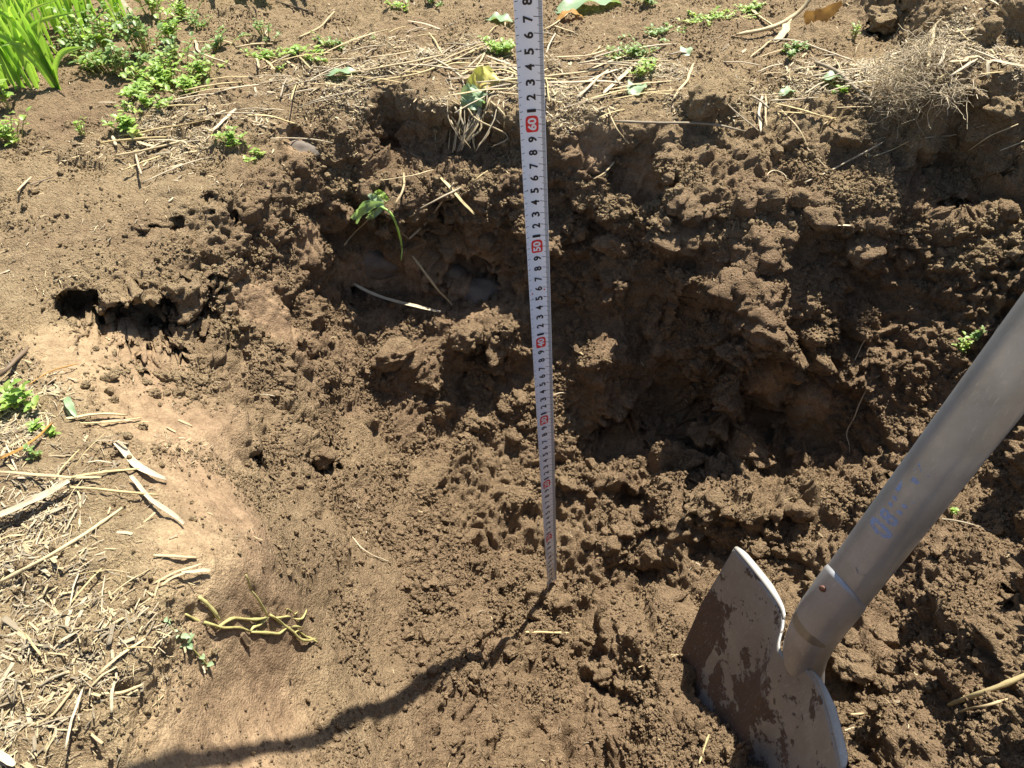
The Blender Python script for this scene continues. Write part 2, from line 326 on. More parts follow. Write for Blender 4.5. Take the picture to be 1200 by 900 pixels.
def pix(px, py, z=None):
    """the point of the surveyed ground seen at column px, row py (or at height z)"""
    d = cR*((px-600)/F)+cD*((py-450)/F)+cF
    if z is not None: return CAM+d*((z-CAM[2])/d[2])
    t = np.arange(.2, 3.0, .002); Q = CAM[None]+d[None]*t[:, None]
    below = Q[:, 2] <= hz(Q[:, 0], Q[:, 1])
    return Q[np.argmax(below)] if below.any() else Q[-1]

# block of ground -> voxel remesh -> relief
XX, YY = np.meshgrid(xs, ys)
top = np.c_[XX.ravel(), YY.ravel(), HZ.ravel()]; bot = top.copy(); bot[:, 2] = -.10
nT = nx*ny; idx = np.arange(nT).reshape(ny, nx)
a, b, c, d = idx[:-1, :-1].ravel(), idx[:-1, 1:].ravel(), idx[1:, 1:].ravel(), idx[1:, :-1].ravel()
quads = [np.c_[a, b, c, d], np.c_[a, d, c, b]+nT]
for ring in (idx[0], idx[:, -1], idx[-1][::-1], idx[::-1, 0]):
    p, q = ring[:-1], ring[1:]; quads.append(np.c_[p, p+nT, q+nT, q])
quads = np.concatenate(quads)
def np_mesh(name, V, Q):
    me = bpy.data.meshes.new(name); me.vertices.add(len(V)); me.vertices.foreach_set('co', np.asarray(V, dtype=np.float32).ravel())
    k = Q.shape[1]; me.loops.add(Q.size); me.loops.foreach_set('vertex_index', Q.astype(np.int32).ravel())
    me.polygons.add(len(Q)); me.polygons.foreach_set('loop_start', np.arange(0, Q.size, k, dtype=np.int32))
    me.update(calc_edges=True); me.validate(); return me
blk = bpy.data.objects.new('block', np_mesh('block', np.r_[top, bot], quads)); COL.objects.link(blk)
rm = blk.modifiers.new('r', 'REMESH'); rm.mode = 'VOXEL'; rm.voxel_size = 0.0023
dg = bpy.context.evaluated_depsgraph_get(); ev = blk.evaluated_get(dg)
gm = bpy.data.meshes.new_from_object(ev); bpy.data.objects.remove(blk)
nv = len(gm.vertices); V = np.zeros(nv*3, dtype=np.float32); gm.vertices.foreach_get('co', V); V = V.reshape(-1, 3)
loops = np.zeros(len(gm.loops), dtype=np.int32); gm.loops.foreach_get('vertex_index', loops)
tot = np.zeros(len(gm.polygons), dtype=np.int32); gm.polygons.foreach_get('loop_total', tot)
assert (tot == 4).all(); Qd = loops.reshape(-1, 4)
inner = (V[:, 0] > X0+.004)&(V[:, 0] < X1-.004)&(V[:, 1] > Y0+.004)&(V[:, 1] < Y1-.004)&(V[:, 2] > -.09)
keepq = inner[Qd].all(1); Qd = Qd[keepq]; used = np.zeros(nv, bool); used[Qd.ravel()] = True
remap = np.cumsum(used)-1; V = V[used]; Qd = remap[Qd]; nv = len(V)
def vnormals(V, Qd):
    n = np.cross(V[Qd[:, 2]]-V[Qd[:, 0]], V[Qd[:, 3]]-V[Qd[:, 1]]); o = np.zeros_like(V)
    for k in range(4):
        for ax in range(3): o[:, ax] += np.bincount(Qd[:, k], n[:, ax], minlength=len(V))
    return o/np.maximum(np.linalg.norm(o, axis=1, keepdims=True), 1e-12)
NR = vnormals(V, Qd).astype(np.float32)
def blob(P, spots, soft=1.0):
    """spots (column, row, reach in m) -> 0..1 over world positions"""
    r = np.zeros(len(P), dtype=np.float32)
    for (px, py, rad) in spots:
        q = pix(px, py); d2 = ((P-q)**2).sum(1)/rad**2
        np.maximum(r, np.exp(-d2**1.6*.7).astype(np.float32), out=r)
    return r
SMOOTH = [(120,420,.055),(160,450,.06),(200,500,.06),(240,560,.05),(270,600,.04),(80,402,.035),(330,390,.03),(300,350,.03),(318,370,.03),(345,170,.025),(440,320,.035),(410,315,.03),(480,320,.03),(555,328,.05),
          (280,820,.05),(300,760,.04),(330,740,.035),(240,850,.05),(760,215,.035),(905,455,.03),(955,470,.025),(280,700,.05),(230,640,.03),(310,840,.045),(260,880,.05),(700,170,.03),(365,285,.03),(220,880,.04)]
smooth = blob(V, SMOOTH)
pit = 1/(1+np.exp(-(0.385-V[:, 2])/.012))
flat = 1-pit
LIT = [(60,520,.10),(60,600,.09),(120,560,.07),(60,700,.09),(150,680,.07),(200,740,.05),(240,690,.04),(0,650,.1),
       (450,80,.1),(550,70,.09),(650,100,.08),(750,95,.08),(520,110,.05),(340,130,.07),(180,160,.07),(250,150,.06),(980,100,.08),(1080,80,.10),(900,125,.05),(-60,700,.1)]
litter = np.maximum(blob(V, LIT), .35*blob(V, [(80,800,.08),(150,870,.07),(0,800,.1),(60,880,.08),(220,790,.05)]))*(0.35+0.65*flat)
n0 = fbm(V, 7, 3, 5)
rough = np.clip((0.30+0.75*pit)*(1-.86*smooth), .05, 1).astype(np.float32)
rough *= np.clip(1+.5*n0, .35, 1.4); rough *= 1+.7*blob(V, [(180,300,.08),(240,280,.07),(150,335,.05),(230,230,.06),(330,500,.06),(370,540,.05),(400,600,.04),(280,430,.05)]); fine = blob(V, [(330,640,.05),(390,700,.06),(430,800,.06),(340,760,.05),(480,850,.05),(300,850,.06),(400,880,.06),(450,680,.04),(280,620,.05),(350,600,.03),(180,250,.08),(60,250,.08),(60,320,.06)]); rough *= 1-.66*fine; steep = np.clip((.62-NR[:, 2])*2.2, 0, 1)*pit; rough *= 1+.55*steep*((V[:, 0] > -.05)|(V[:, 1] > .30)); rough *= 1+.30*np.clip(V[:, 0]/.08, 0, 1)*pit*(V[:, 1] < .25)
leftwall = np.clip((-.07-V[:, 0])/.07, 0, 1)*(V[:, 1] < .15)
rough *= 1-.55*leftwall*(V[:, 2] < .36)
Pw = V+0.010*np.c_[vnoise(V, 45, 20), vnoise(V, 45, 21), vnoise(V, 45, 22)]
big = lumps(Pw*np.float32([1, 1, 1]), .052, 1); mid = lumps(Pw, .024, 11); sml = lumps(Pw, .0115, 21, .3, .8); tin = lumps(V, .0058, 31, .35, .75)
m1 = np.clip(.5+1.3*vnoise(V, 16, 40), 0, 1); m2 = np.clip(.55+1.2*vnoise(V, 28, 41), 0, 1)
disp = rough*(.012*fbm(V, 13, 4, 60)+.030*(big*m1-.18)+.0155*(mid*m2-.2)+.0070*(sml-.3)+.0050*(tin-.3)+.0022*fbm(V, 150, 2, 75)) + .0012*fbm(V, 90, 3, 70)*(1-.6*smooth) + (1-smooth)*flat*(.0022*tin+.003*sml*m1+.003*fbm(V, 30, 3, 81))
g0, g1 = pix(120, 420), pix(270, 610); gd = (g1-g0)/np.linalg.norm(g1-g0); gp_ = np.cross(gd, [0, 0, 1.]); gp_ /= np.linalg.norm(gp_)
SV = np.c_[V@gd*14, V@gp_*170, V[:, 2]*20].astype(np.float32)
disp = disp+smooth*(.0016*vnoise(SV, 1.0, 400)+.0010*vnoise(SV*np.float32([3, 2.3, 2]), 1.0, 401)+.0016*np.maximum(0, vnoise(V, 120, 402)-.3)+.004*vnoise(V, 18, 403)-.006*np.maximum(0, vnoise(V, 34, 404)-.45))
disp = disp+.004*fbm(V, 9, 2, 90)*(1-smooth)
tipd = np.linalg.norm(V[:, :2]-np.float32([.048, 0]), axis=1); disp = disp*np.clip(tipd/.03, .1, 1)
eg = np.minimum(np.minimum(V[:, 0]-X0, X1-V[:, 0]), np.minimum(V[:, 1]-Y0, Y1-V[:, 1])); disp *= np.clip(eg/.05, 0, 1)
V2 = V+NR*disp[:, None].astype(np.float32)
CAVE = [(95,362,.020,.045,(-.5,.8,-.25)),(163,392,.034,.062,(-.45,.85,-.2)),(238,374,.024,.05,(-.3,.9,-.2)),(300,548,.014,.035,(-.5,.8,-.2)),(374,548,.015,.03,(-.4,.8,-.3)),(425,345,.018,.05,(-.3,.9,-.2)),
        (550,325,.032,.05,(.1,1,-.15)),(345,160,.012,.015,(-.2,.9,.1)),(345,560,.010,.02,(-.5,.8,0)),(205,262,.010,.02,(-.2,.9,-.3)),(255,235,.010,.02,(-.2,.9,-.3)),(275,255,.008,.02,(-.2,.9,-.3)),(180,272,.010,.02,(-.2,.9,-.3)),
        (270,500,.010,.02,(-.4,.9,-.2)),(835,560,.018,.03,(.3,.9,-.3)),(725,500,.022,.03,(.2,.9,-.2)),(770,670,.014,.02,(.2,.9,-.3)),(745,590,.014,.025,(.2,.9,-.3)),(1170,700,.02,.03,(.7,.6,-.2)),(925,620,.014,.025,(.4,.9,-.2)),(455,432,.012,.02,(0,1,-.2)),(1050,575,.014,.03,(.5,.8,-.2)),(1120,240,.012,.02,(.2,.9,-.2)),(560,425,.022,.03,(.1,1,-.2)),(1045,30,.03,.03,(.1,1,-.1))]
cjag = np.clip(1+.9*vnoise(V, 70, 300)+.7*vnoise(V, 150, 301)+.5*(tin-.3), .25, 3).astype(np.float32); VB = V2.copy()
for (px, py, rad, dep, dr) in CAVE:
    c_ = pix(px, py); dr = np.array(dr)/np.linalg.norm(dr); q_ = V-c_.astype(np.float32); q_[:, 2] *= 1.5; w_ = np.exp(-(((q_**2).sum(1)/rad**2)*cjag)**2.5); V2 = V2+(w_*dep)[:, None]*dr[None].astype(np.float32)
V2 = V2.astype(np.float32); mv = np.clip(np.linalg.norm(V2-VB, axis=1)/.012, 0, 1); nn_ = vnormals(V2, Qd); V2 = (V2+nn_*(mv*(.006*fbm(V2, 60, 3, 310)+.004*(lumps(V2, .012, 311)-.3)))[:, None]).astype(np.float32)
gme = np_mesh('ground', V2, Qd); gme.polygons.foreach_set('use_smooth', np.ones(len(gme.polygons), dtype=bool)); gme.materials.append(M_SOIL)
for nm, arr in (('dry', np.clip(.15+.85*flat*(.7+.3*n0)+.5*leftwall*.55-.40*smooth+.12*n0, 0, 1)), ('litter', litter), ('smooth', smooth)):  # smooth faces: damper packed tone, also painting in the grain shadow they lack
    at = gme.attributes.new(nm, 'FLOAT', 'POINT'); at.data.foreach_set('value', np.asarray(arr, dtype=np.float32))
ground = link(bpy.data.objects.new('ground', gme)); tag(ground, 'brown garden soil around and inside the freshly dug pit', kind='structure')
print('ground tris', 2*len(Qd))
# the garden beyond: one sheet to the horizon, with an opening where the dug ground lies
oz = .415; ro = 3000
iv = [(X0+.02, Y0+.02), (X1-.02, Y0+.02), (X1-.02, Y1-.02), (X0+.02, Y1-.02)]; ov = [(-ro, -ro), (ro, -ro), (ro, ro), (-ro, ro)]
vv = [(x, y, oz) for x, y in iv]+[(x, y, oz) for x, y in ov]
outer = mesh_obj('surrounding_ground', vv, [(0, 4, 5, 1), (1, 5, 6, 2), (2, 6, 7, 3), (3, 7, 4, 0)], M_SOIL); tag(outer, 'bare soil of the garden stretching away beyond the pit', kind='structure')
for nm, v in (('dry', .9), ('litter', .5), ('smooth', .2)):
    at = outer.data.attributes.new(nm, 'FLOAT', 'POINT'); at.data.foreach_set('value', np.full(8, v, dtype=np.float32))

bpy.context.view_layer.update()
def cast(px, py):
    d = Vector(cR*((px-600)/F)+cD*((py-450)/F)+cF).normalized()
    r = ground.ray_cast(Vector(CAM), d)
    if r[0]: return np.array(r[1]), np.array(r[2])
    return pix(px, py, .42), np.array([0, 0, 1.0])
def down(x, y):
    r = ground.ray_cast(Vector((float(x), float(y), 1.0)), Vector((0, 0, -1)))
    return r[1][2] if r[0] else .415
# ------------------------------------------------------------------ tape measure standing in the pit
def unit(v): v = np.asarray(v, dtype=float); return v/np.linalg.norm(v)
TP0 = cam2w(.0483, .250, .929); TU = unit(cR*-.0057+cD*-.0717+cF*-.0695)
tape = empty('tape_measure', TP0, 'white steel tape measure blade standing upright in the middle of the pit', 'tape measure')
RC = .0135
def tape_pt(s, t, off=0.0):
    s = np.asarray(s, dtype=float); t = np.asarray(t, dtype=float)
    th = np.radians(4+46*np.clip(1-s/.60, 0, 1)**1.15)
    v0 = CAM-(TP0+TU*.5); v0 = unit(v0-TU*v0.dot(TU)); a0 = np.cross(TU, v0); a0 = a0 if a0[0] > 0 else -a0
    n = np.cos(th)[..., None]*v0+np.sin(th)[..., None]*a0; a = np.cos(th)[..., None]*a0-np.sin(th)[..., None]*v0
    ph = t/RC; rr = RC-off
    return TP0+TU*s[..., None]+a*(rr*np.sin(ph))[..., None]+n*(RC-rr*np.cos(ph))[..., None]
m_tape, nt, p = mat('white tape enamel'); p.inputs['Base Color'].default_value = (.82, .87, .98, 1); p.inputs['Roughness'].default_value = .28; p.inputs['Coat Weight'].default_value = .4
tn = N(nt, 'ShaderNodeTexNoise', Scale=90, Detail=6, Roughness=.7); tg = N(nt, 'ShaderNodeNewGeometry'); nt.links.new(tg.outputs['Position'], tn.inputs['Vector'])
tz = N(nt, 'ShaderNodeSeparateXYZ'); nt.links.new(tg.outputs['Position'], tz.inputs[0]); tq = N(nt, 'ShaderNodeMapRange'); nt.links.new(tz.outputs['Z'], tq.inputs['Value']); tq.inputs['From Min'].default_value = .16; tq.inputs['From Max'].default_value = 0.0; tq.inputs['To Max'].default_value = .22
nt.links.new(mix(nt, ramp(nt, math_n(nt, 'ADD', tn.outputs[0], tq.outputs[0]), [(.62, (0, 0, 0)), (.80, (.7, .7, .7))]).outputs[0], (.82, .87, .98), (.40, .33, .25)), p.inputs['Base Color'])
m_band, nt, p = mat('blue grey graduation band'); p.inputs['Base Color'].default_value = (.50, .54, .62, 1); p.inputs['Roughness'].default_value = .3
m_ink, nt, p = mat('black print'); p.inputs['Base Color'].default_value = (.012, .012, .02, 1); p.inputs['Roughness'].default_value = .35
m_red, nt, p = mat('red print'); p.inputs['Base Color'].default_value = (.72, .03, .035, 1); p.inputs['Roughness'].default_value = .35
m_wp, nt, p = mat('white print'); p.inputs['Base Color'].default_value = (.8, .8, .85, 1); p.inputs['Roughness'].default_value = .35
m_steel, nt, p = mat('dull galvanised steel'); p.inputs['Base Color'].default_value = (.35, .34, .33, 1); p.inputs['Metallic'].default_value = .8; p.inputs['Roughness'].default_value = .45
def grid_mesh(name, s, t, off, m, parent, thick=0):
    Sg, Tg = np.meshgrid(s, t, indexing='ij'); P = tape_pt(Sg, Tg, off).reshape(-1, 3); n, k = len(s), len(t)
    if thick:
        P = np.r_[P, tape_pt(Sg, Tg, off-thick).reshape(-1, 3)]
    f = []
    for i in range(n-1):
        for j in range(k-1):
            q = (i*k+j, i*k+j+1, (i+1)*k+j+1, (i+1)*k+j); f.append(q)
            if thick: f.append(tuple(x+n*k for x in q[::-1]))
    if thick:
        for i in range(n-1):
            for j in (0, k-1):
                A_, B_ = i*k+j, (i+1)*k+j; f.append((A_, B_, B_+n*k, A_+n*k) if j == 0 else (B_, A_, A_+n*k, B_+n*k))
    o = mesh_obj(name, P, f, m); return adopt(o, parent)
grid_mesh('steel_strip', np.linspace(0, 1.38, 139), np.linspace(-.0095, .0095, 13), 0, m_tape, tape, .00025)
grid_mesh('graduation_band', np.linspace(0.001, 1.38, 139), np.linspace(.0066, .0094, 4), .00006, m_band, tape)
vs, fs = [], []
def tick(s, t0, t1, wd=.00013):
    ts = np.linspace(t0, t1, 3); b = len(vs)
    for t in ts:
        for e in (-wd, wd): vs.append(tape_pt(np.array(s+e), np.array(t), .00012))
    for i in range(2): fs.append((b+2*i, b+2*i+2, b+2*i+3, b+2*i+1))
for mmk in range(1, 1018):
    s = mmk/1000
    if mmk % 10 == 0: tick(s, .0093, .0034, .0002); tick(s, -.0093, -.0066, .0002)
    elif mmk % 5 == 0: tick(s, .0093, .0056, .00016); tick(s, -.0093, -.0078, .00016)
    else: tick(s, .0093, .0069, .00011)
adopt(mesh_obj('graduation_marks', vs, fs, m_ink, smooth=False), tape)
GL = {}
def glyph(txt, size=1.0, bold=.034):
    if txt in GL: return GL[txt]
    c = bpy.data.curves.new('g', 'FONT'); c.body = txt; c.size = size; c.align_x = 'CENTER'; c.align_y = 'CENTER'; c.offset = bold; c.resolution_u = 3
    o = bpy.data.objects.new('g', c); COL.objects.link(o); bpy.context.view_layer.update()
    me = bpy.data.meshes.new_from_object(o.evaluated_get(bpy.context.evaluated_depsgraph_get()))
    v = np.array([q.co[:2] for q in me.vertices]); f = [tuple(q.vertices) for q in me.polygons]
    bpy.data.objects.remove(o); bpy.data.meshes.remove(me)
    v -= (v.max(0)+v.min(0))/2; GL[txt] = (v, f); return GL[txt]
def print_glyph(name, txt, s0, t0, ht, wd, m, off, parent=tape):
    v, f = glyph(txt); e = v.max(0)-v.min(0); g = v/e
    P = tape_pt(s0+g[:, 0]*wd, t0-g[:, 1]*ht, off); o = mesh_obj(name, P, f, m, smooth=False); return adopt(o, parent)
for cm in range(1, 102):
    s = cm/100
    if cm % 10 == 0:
        ang = np.linspace(0, 2*np.pi, 25)[:-1]; rx = np.sign(np.cos(ang))*np.abs(np.cos(ang))**.45*.0060; ry = np.sign(np.sin(ang))*np.abs(np.sin(ang))**.45*.0046
        P = [tape_pt(np.array(s), np.array(0.0), .00013)]+[tape_pt(np.array(s+x), np.array(-.0003+y), .00013) for x, y in zip(rx, ry)]
        bx = mesh_obj('red_box', P, [(0, i+1, (i+1) % 24+1) for i in range(24)], m_red, smooth=False); adopt(bx, tape)
        print_glyph('numeral', str(cm), s, -.0003, .0064, .0090 if cm < 100 else .0105, m_wp, .0004)
    else:
        print_glyph('numeral', str(cm % 10), s-.0012+(.0008 if cm % 10 == 1 else 0), -.0003, .0064, .0022 if cm % 10 == 1 else .0042, m_ink, .00022)
    if cm % 5 == 0 and cm % 10:
        for t_, d_ in ((-.0056, -1), (.0046, 1)):
            P = [tape_pt(np.array(s+a_), np.array(t_+b_*d_), .0002) for a_, b_ in ((-.0007, 0), (.0007, 0), (0, .0014))]
            adopt(mesh_obj('arrow_mark', P, [(0, 1, 2)], m_ink, smooth=False), tape)
for s_, t_ in ((.4555, -.0062), (.4575, .0046)):
    P = [tape_pt(np.array(s_+a_), np.array(t_+b_), .0003) for a_, b_ in ((-.0009, 0), (0, .0009), (.0009, 0), (0, -.0009))]
    adopt(mesh_obj('red_diamond', P, [(0, 1, 2, 3)], m_red, smooth=False), tape)
hk = grid_mesh('end_hook', np.linspace(-.0015, .009, 5), np.linspace(-.0075, .0075, 9), -.0010, m_steel, tape, .0008)
for q in (-.0035, .0035):
    c0 = tape_pt(np.array(.005), np.array(q), .0004); bm = bmesh.new(); bmesh.ops.create_uvsphere(bm, u_segments=10, v_segments=6, radius=.0013, matrix=Matrix.Translation(Vector(c0)))
    me = bpy.data.meshes.new('rivet'); bm.to_mesh(me); bm.free(); me.materials.append(m_steel); rv = link(bpy.data.objects.new('rivet', me)); adopt(rv, tape); rv.parent = hk; rv.data.transform(Matrix.Translation(-Vector(hk.location)))

# ------------------------------------------------------------------ shovel
def clod_mesh(r, seed, sub=4, ang=1.0):
    bm = bmesh.new(); bmesh.ops.create_icosphere(bm, subdivisions=sub, radius=1.0); me = bpy.data.meshes.new('soil_clod'); bm.to_mesh(me); bm.free()
    v = np.zeros(len(me.vertices)*3, dtype=np.float32); me.vertices.foreach_get('co', v); v = v.reshape(-1, 3); q = v+seed*3.7; rg = np.random.default_rng(seed)
    dd = 1+.38*vnoise(q, 1.1, 3)*ang+.22*vnoise(q, 2.6, 4)
    for _ in range(5):                                        # broken flat faces
        n = rg.normal(size=3); n /= np.linalg.norm(n); h = .62+.25*rg.random(); dt = (v*dd[:, None])@n; dd = np.where(dt > h, dd*h/np.maximum(dt, 1e-6), dd)
    dd = dd+.20*(lumps(q, .42, seed)-.25)+.10*(lumps(q, .19, seed+9)-.25)+.05*vnoise(q, 9, 5)
    v = v*dd[:, None]*np.array([1, .85+.3*rg.random(), .75+.2*rg.random()])*r
    me.vertices.foreach_set('co', v.astype(np.float32).ravel()); me.polygons.foreach_set('use_smooth', [True]*len(me.polygons)); me.materials.append(M_CLOD); me.update(); return me
def steel_mat(name, base, metal, rough, dirt_lo, dirt_hi, scale):
    m, nt, p = mat(name); L = nt.links.new; geo = N(nt, 'ShaderNodeNewGeometry')
    def nz(s, d=6, r=.65, dist=0.0):
        n = N(nt, 'ShaderNodeTexNoise', Scale=s, Detail=d, Roughness=r, Distortion=dist); L(geo.outputs['Position'], n.inputs['Vector']); return n.outputs[0]
    base_c = mix(nt, ramp(nt, nz(30, 4), [(.35, (0, 0, 0)), (.7, (1, 1, 1))]).outputs[0], base, tuple(x*.8+y for x, y in zip(base, (.02, .012, .0))))
    at = N(nt, 'ShaderNodeAttribute', attribute_name='tint')
    f = math_n(nt, 'ADD', nz(scale), math_n(nt, 'MULTIPLY', at.outputs['Fac'], .3))
    f = math_n(nt, 'ADD', f, math_n(nt, 'MULTIPLY', math_n(nt, 'SUBTRACT', nz(scale*6, 3), .5), .25))
    d = ramp(nt, f, [(dirt_lo, (0, 0, 0)), (dirt_hi, (1, 1, 1))]).outputs[0]
    film = ramp(nt, nz(16, 6), [(.4, (0, 0, 0)), (.72, (.5, .5, .5))]).outputs[0]
    c = mix(nt, film, base_c, (.20, .165, .125)); c = mix(nt, d, c, mix(nt, nz(150, 5), (.07, .045, .03), (.16, .105, .07)))
    L(c, p.inputs['Base Color'])
    L(math_n(nt, 'MULTIPLY', math_n(nt, 'SUBTRACT', 1.0, d), metal), p.inputs['Metallic'])
    L(math_n(nt, 'ADD', math_n(nt, 'MULTIPLY', d, .5), math_n(nt, 'ADD', rough, math_n(nt, 'MULTIPLY', film, .25))), p.inputs['Roughness'])
    mp2 = N(nt, 'ShaderNodeMapping'); mp2.inputs['Rotation'].default_value = (.11, -.2, 0); mp2.inputs['Scale'].default_value = (700, 700, 22); L(geo.outputs['Position'], mp2.inputs['Vector']); sc_ = N(nt, 'ShaderNodeTexNoise', Scale=1.0, Detail=3, Roughness=.6); L(mp2.outputs[0], sc_.inputs['Vector'])
    scr = ramp(nt, sc_.outputs[0], [(.60, (0, 0, 0)), (.70, (1, 1, 1))]).outputs[0]; c = mix(nt, math_n(nt, 'MULTIPLY', scr, .35), c, (.62, .62, .60)); L(c, p.inputs['Base Color'])
    b = N(nt, 'ShaderNodeBump', Distance=.0012, Strength=.7); L(math_n(nt, 'ADD', math_n(nt, 'MULTIPLY', d, 1.0), math_n(nt, 'MULTIPLY', math_n(nt, 'MULTIPLY', nz(420, 3), d), 1.0)), b.inputs['Height']); L(b.outputs[0], p.inputs['Normal'])
    return m
m_pipe = steel_mat('scuffed grey steel pipe', (.44, .465, .49), .58, .31, .70, .76, 34)
m_sock = steel_mat('scratched steel socket', (.45, .46, .47), .45, .35, .66, .72, 45)
m_blade = steel_mat('silver painted blade caked with soil', (.34, .335, .32), .3, .42, .53, .56, 42)
m_worn = steel_mat('worn bright steel edge', (.36, .35, .32), .2, .4, .70, .76, 70)
m_rust, nt, p = mat('rusty rivet'); p.inputs['Base Color'].default_value = (.17, .085, .055, 1); p.inputs['Metallic'].default_value = .4; p.inputs['Roughness'].default_value = .6
SD = unit(cR*.2+cD*-.78+cF*-.6); SP = cam2w(.2125*KS, .1285*KS, .470*KS)
shovel = empty('shovel', cam2w(.19*KS, .19*KS, .535*KS), 'steel shovel with grey pipe handle standing with its muddy blade in the soil', 'shovel')
def tube(path, radii, nseg=40, flat=None):
    """rings along path; returns verts, faces (closed ends)"""
    path = [np.asarray(q, dtype=float) for q in path]; V_, F_ = [], []; ref = unit(np.cross(path[1]-path[0], [0.3, 1, .1]))
    for i, q in enumerate(path):
        tn_ = unit(path[min(i+1, len(path)-1)]-path[max(i-1, 0)]); ref = unit(ref-tn_*ref.dot(tn_)); bn = np.cross(tn_, ref)
        for k in range(nseg):
            an = 2*math.pi*k/nseg; V_.append(q+radii[i]*(ref*math.cos(an)+bn*math.sin(an)))
    for i in range(len(path)-1):
        for k in range(nseg): F_.append((i*nseg+k, i*nseg+(k+1) % nseg, (i+1)*nseg+(k+1) % nseg, (i+1)*nseg+k))
    F_.append(tuple(range(nseg))[::-1]); F_.append(tuple(range((len(path)-1)*nseg, len(path)*nseg)))
    return V_, F_
L_ = [-.045, -.02, 0.0, .02, .1, .2, .4, .7, .74, .745]; v, f = tube([SP+SD*x*KS for x in L_], [x*KS for x in [.0155, .0158]+[.0160]*6+[.0160, .0145]], 56)
pipe = adopt(mesh_obj('handle', v, f, m_pipe), shovel)
def cpx(x, y, z): z *= KS; return cam2w((x-600)/F*z, (y-450)/F*z, z)
sp = [SP+SD*.0005, SP-SD*.005, SP-SD*.036]+[cpx(953, 742, .503), cpx(944, 762, .513), cpx(941, 779, .522), cpx(943, 797, .531), cpx(946, 812, .541), cpx(944, 832, .553)]
v, f = tube(sp, [x*KS for x in [.0163, .0168, .0166, .0158, .0150, .0143, .0132, .0098, .003]], 48)
vt0 = unit((CAM-SP)-SD*np.dot(CAM-SP, SD)); v = np.array(v)
lf0 = np.cross(SD, vt0); lf0 = lf0 if lf0[0] < 0 else -lf0
for i_ in range(96): v[i_] += SD*(.85*np.dot(v[i_]-SP, vt0)+.31*np.dot(v[i_]-SP, lf0))
sock = adopt(mesh_obj('socket', v, f, m_sock), shovel)
# rivet head on the socket, facing the camera side
c0 = cpx(965, 691, .4615); ax = unit(CAM-c0); bm = bmesh.new(); bmesh.ops.create_uvsphere(bm, u_segments=16, v_segments=8, radius=.0029)
me = bpy.data.meshes.new('rivet'); bm.to_mesh(me); bm.free()
ori = Vector(unit(np.array(ax)-SD*np.dot(ax, SD)*1.0)); q = ori.to_track_quat('Z', 'Y').to_matrix().to_4x4()
me.transform(Matrix.Translation(Vector(cpx(964, 690, .4655)))@q@Matrix.Diagonal((1, 1, .45, 1))); me.materials.append(m_rust); rv = link(bpy.data.objects.new('rivet', me)); adopt(rv, shovel); rv.parent = sock
# blade
BA = cam2w(.187*KS, .1295*KS, .600*KS); BB = cam2w(.205*KS, .2330*KS, .4350*KS); BW = unit(BB-BA); BC = (BA+BB)/2
BD = -SD; nB = np.cross(BW, BD); nB = unit(nB if nB[0] < 0 else -nB); BD = unit(BD-nB*.055); BD = unit(BD-BW*BD.dot(BW)); nB = np.cross(BW, BD); nB = unit(nB if nB[0] < 0 else -nB)
HW, BL = np.linalg.norm(BB-BA)/2-.007, .32
nu, nvv = 61, 61; P, tint = [], []
def blade_pt(u, vv):
    hw = HW*(1+.16*min(vv/.3, 1))*(1 if vv < .55 else math.sqrt(max(0, 1-((vv-.55)/.46)**2.2)))
    x = u*hw; dep = .021*abs(u)**1.6*(1-.3*vv)                       # edges curl towards the face side
    frog = .017*math.exp(-(x/.021)**2)*math.exp(-(max(vv, 0)/.40)**2)
    dip = .010*math.exp(-(x/.019)**2)                          # the shoulders run down into the neck
    return BC+BW*x+BD*(vv*BL+dip*(1-vv))+nB*(dep+frog-.010+.02*vv*vv)
for j in range(nvv):
    for i in range(nu):
        u = -1+2*i/(nu-1); vv = j/(nvv-1)*.995; P.append(blade_pt(u, vv)); tint.append(-.15+.5*min(1, max(0, vv-.15)*2.0)+.8*math.exp(-((u+.12)/.16)**2)*min(1, max(0, vv-.05)*5)+(1.0 if u < -.7 else 0)*min(1, max(0, vv-.18)*6))
F_ = [(j*nu+i, j*nu+i+1, (j+1)*nu+i+1, (j+1)*nu+i) for j in range(nvv-1) for i in range(nu-1)]
bo = mesh_obj('blade', P, F_, m_blade, tint=tint); sd_ = bo.modifiers.new('s', 'SOLIDIFY'); sd_.thickness = .0018; sd_.offset = 0; adopt(bo, shovel)
for sgn in (-1, 1):                                           # turned foot rests, bent back over the shoulders
    P = []; n = 26; k = 9
    for i in range(n):
        a_ = i/(n-1); u = sgn*(.999-.76*a_); base = blade_pt(u, 0.0); wd = .0060*min(1, (1-a_)*2.0+.12)*math.sqrt(min(1, a_*8+.15))
        for j in range(k):
            b_ = j/(k-1); P.append(base-BD*(.0016*math.sin(min(1, b_*4)*math.pi/2)+b_*wd*.10)-nB*(b_*wd))
    F_ = [(i*k+j, i*k+j+1, (i+1)*k+j+1, (i+1)*k+j) for i in range(n-1) for j in range(k-1)]
    fr = mesh_obj('foot_rest', P, F_, m_worn); sd_ = fr.modifiers.new('s', 'SOLIDIFY'); sd_.thickness = .0022; sd_.offset = 0; adopt(fr, shovel)
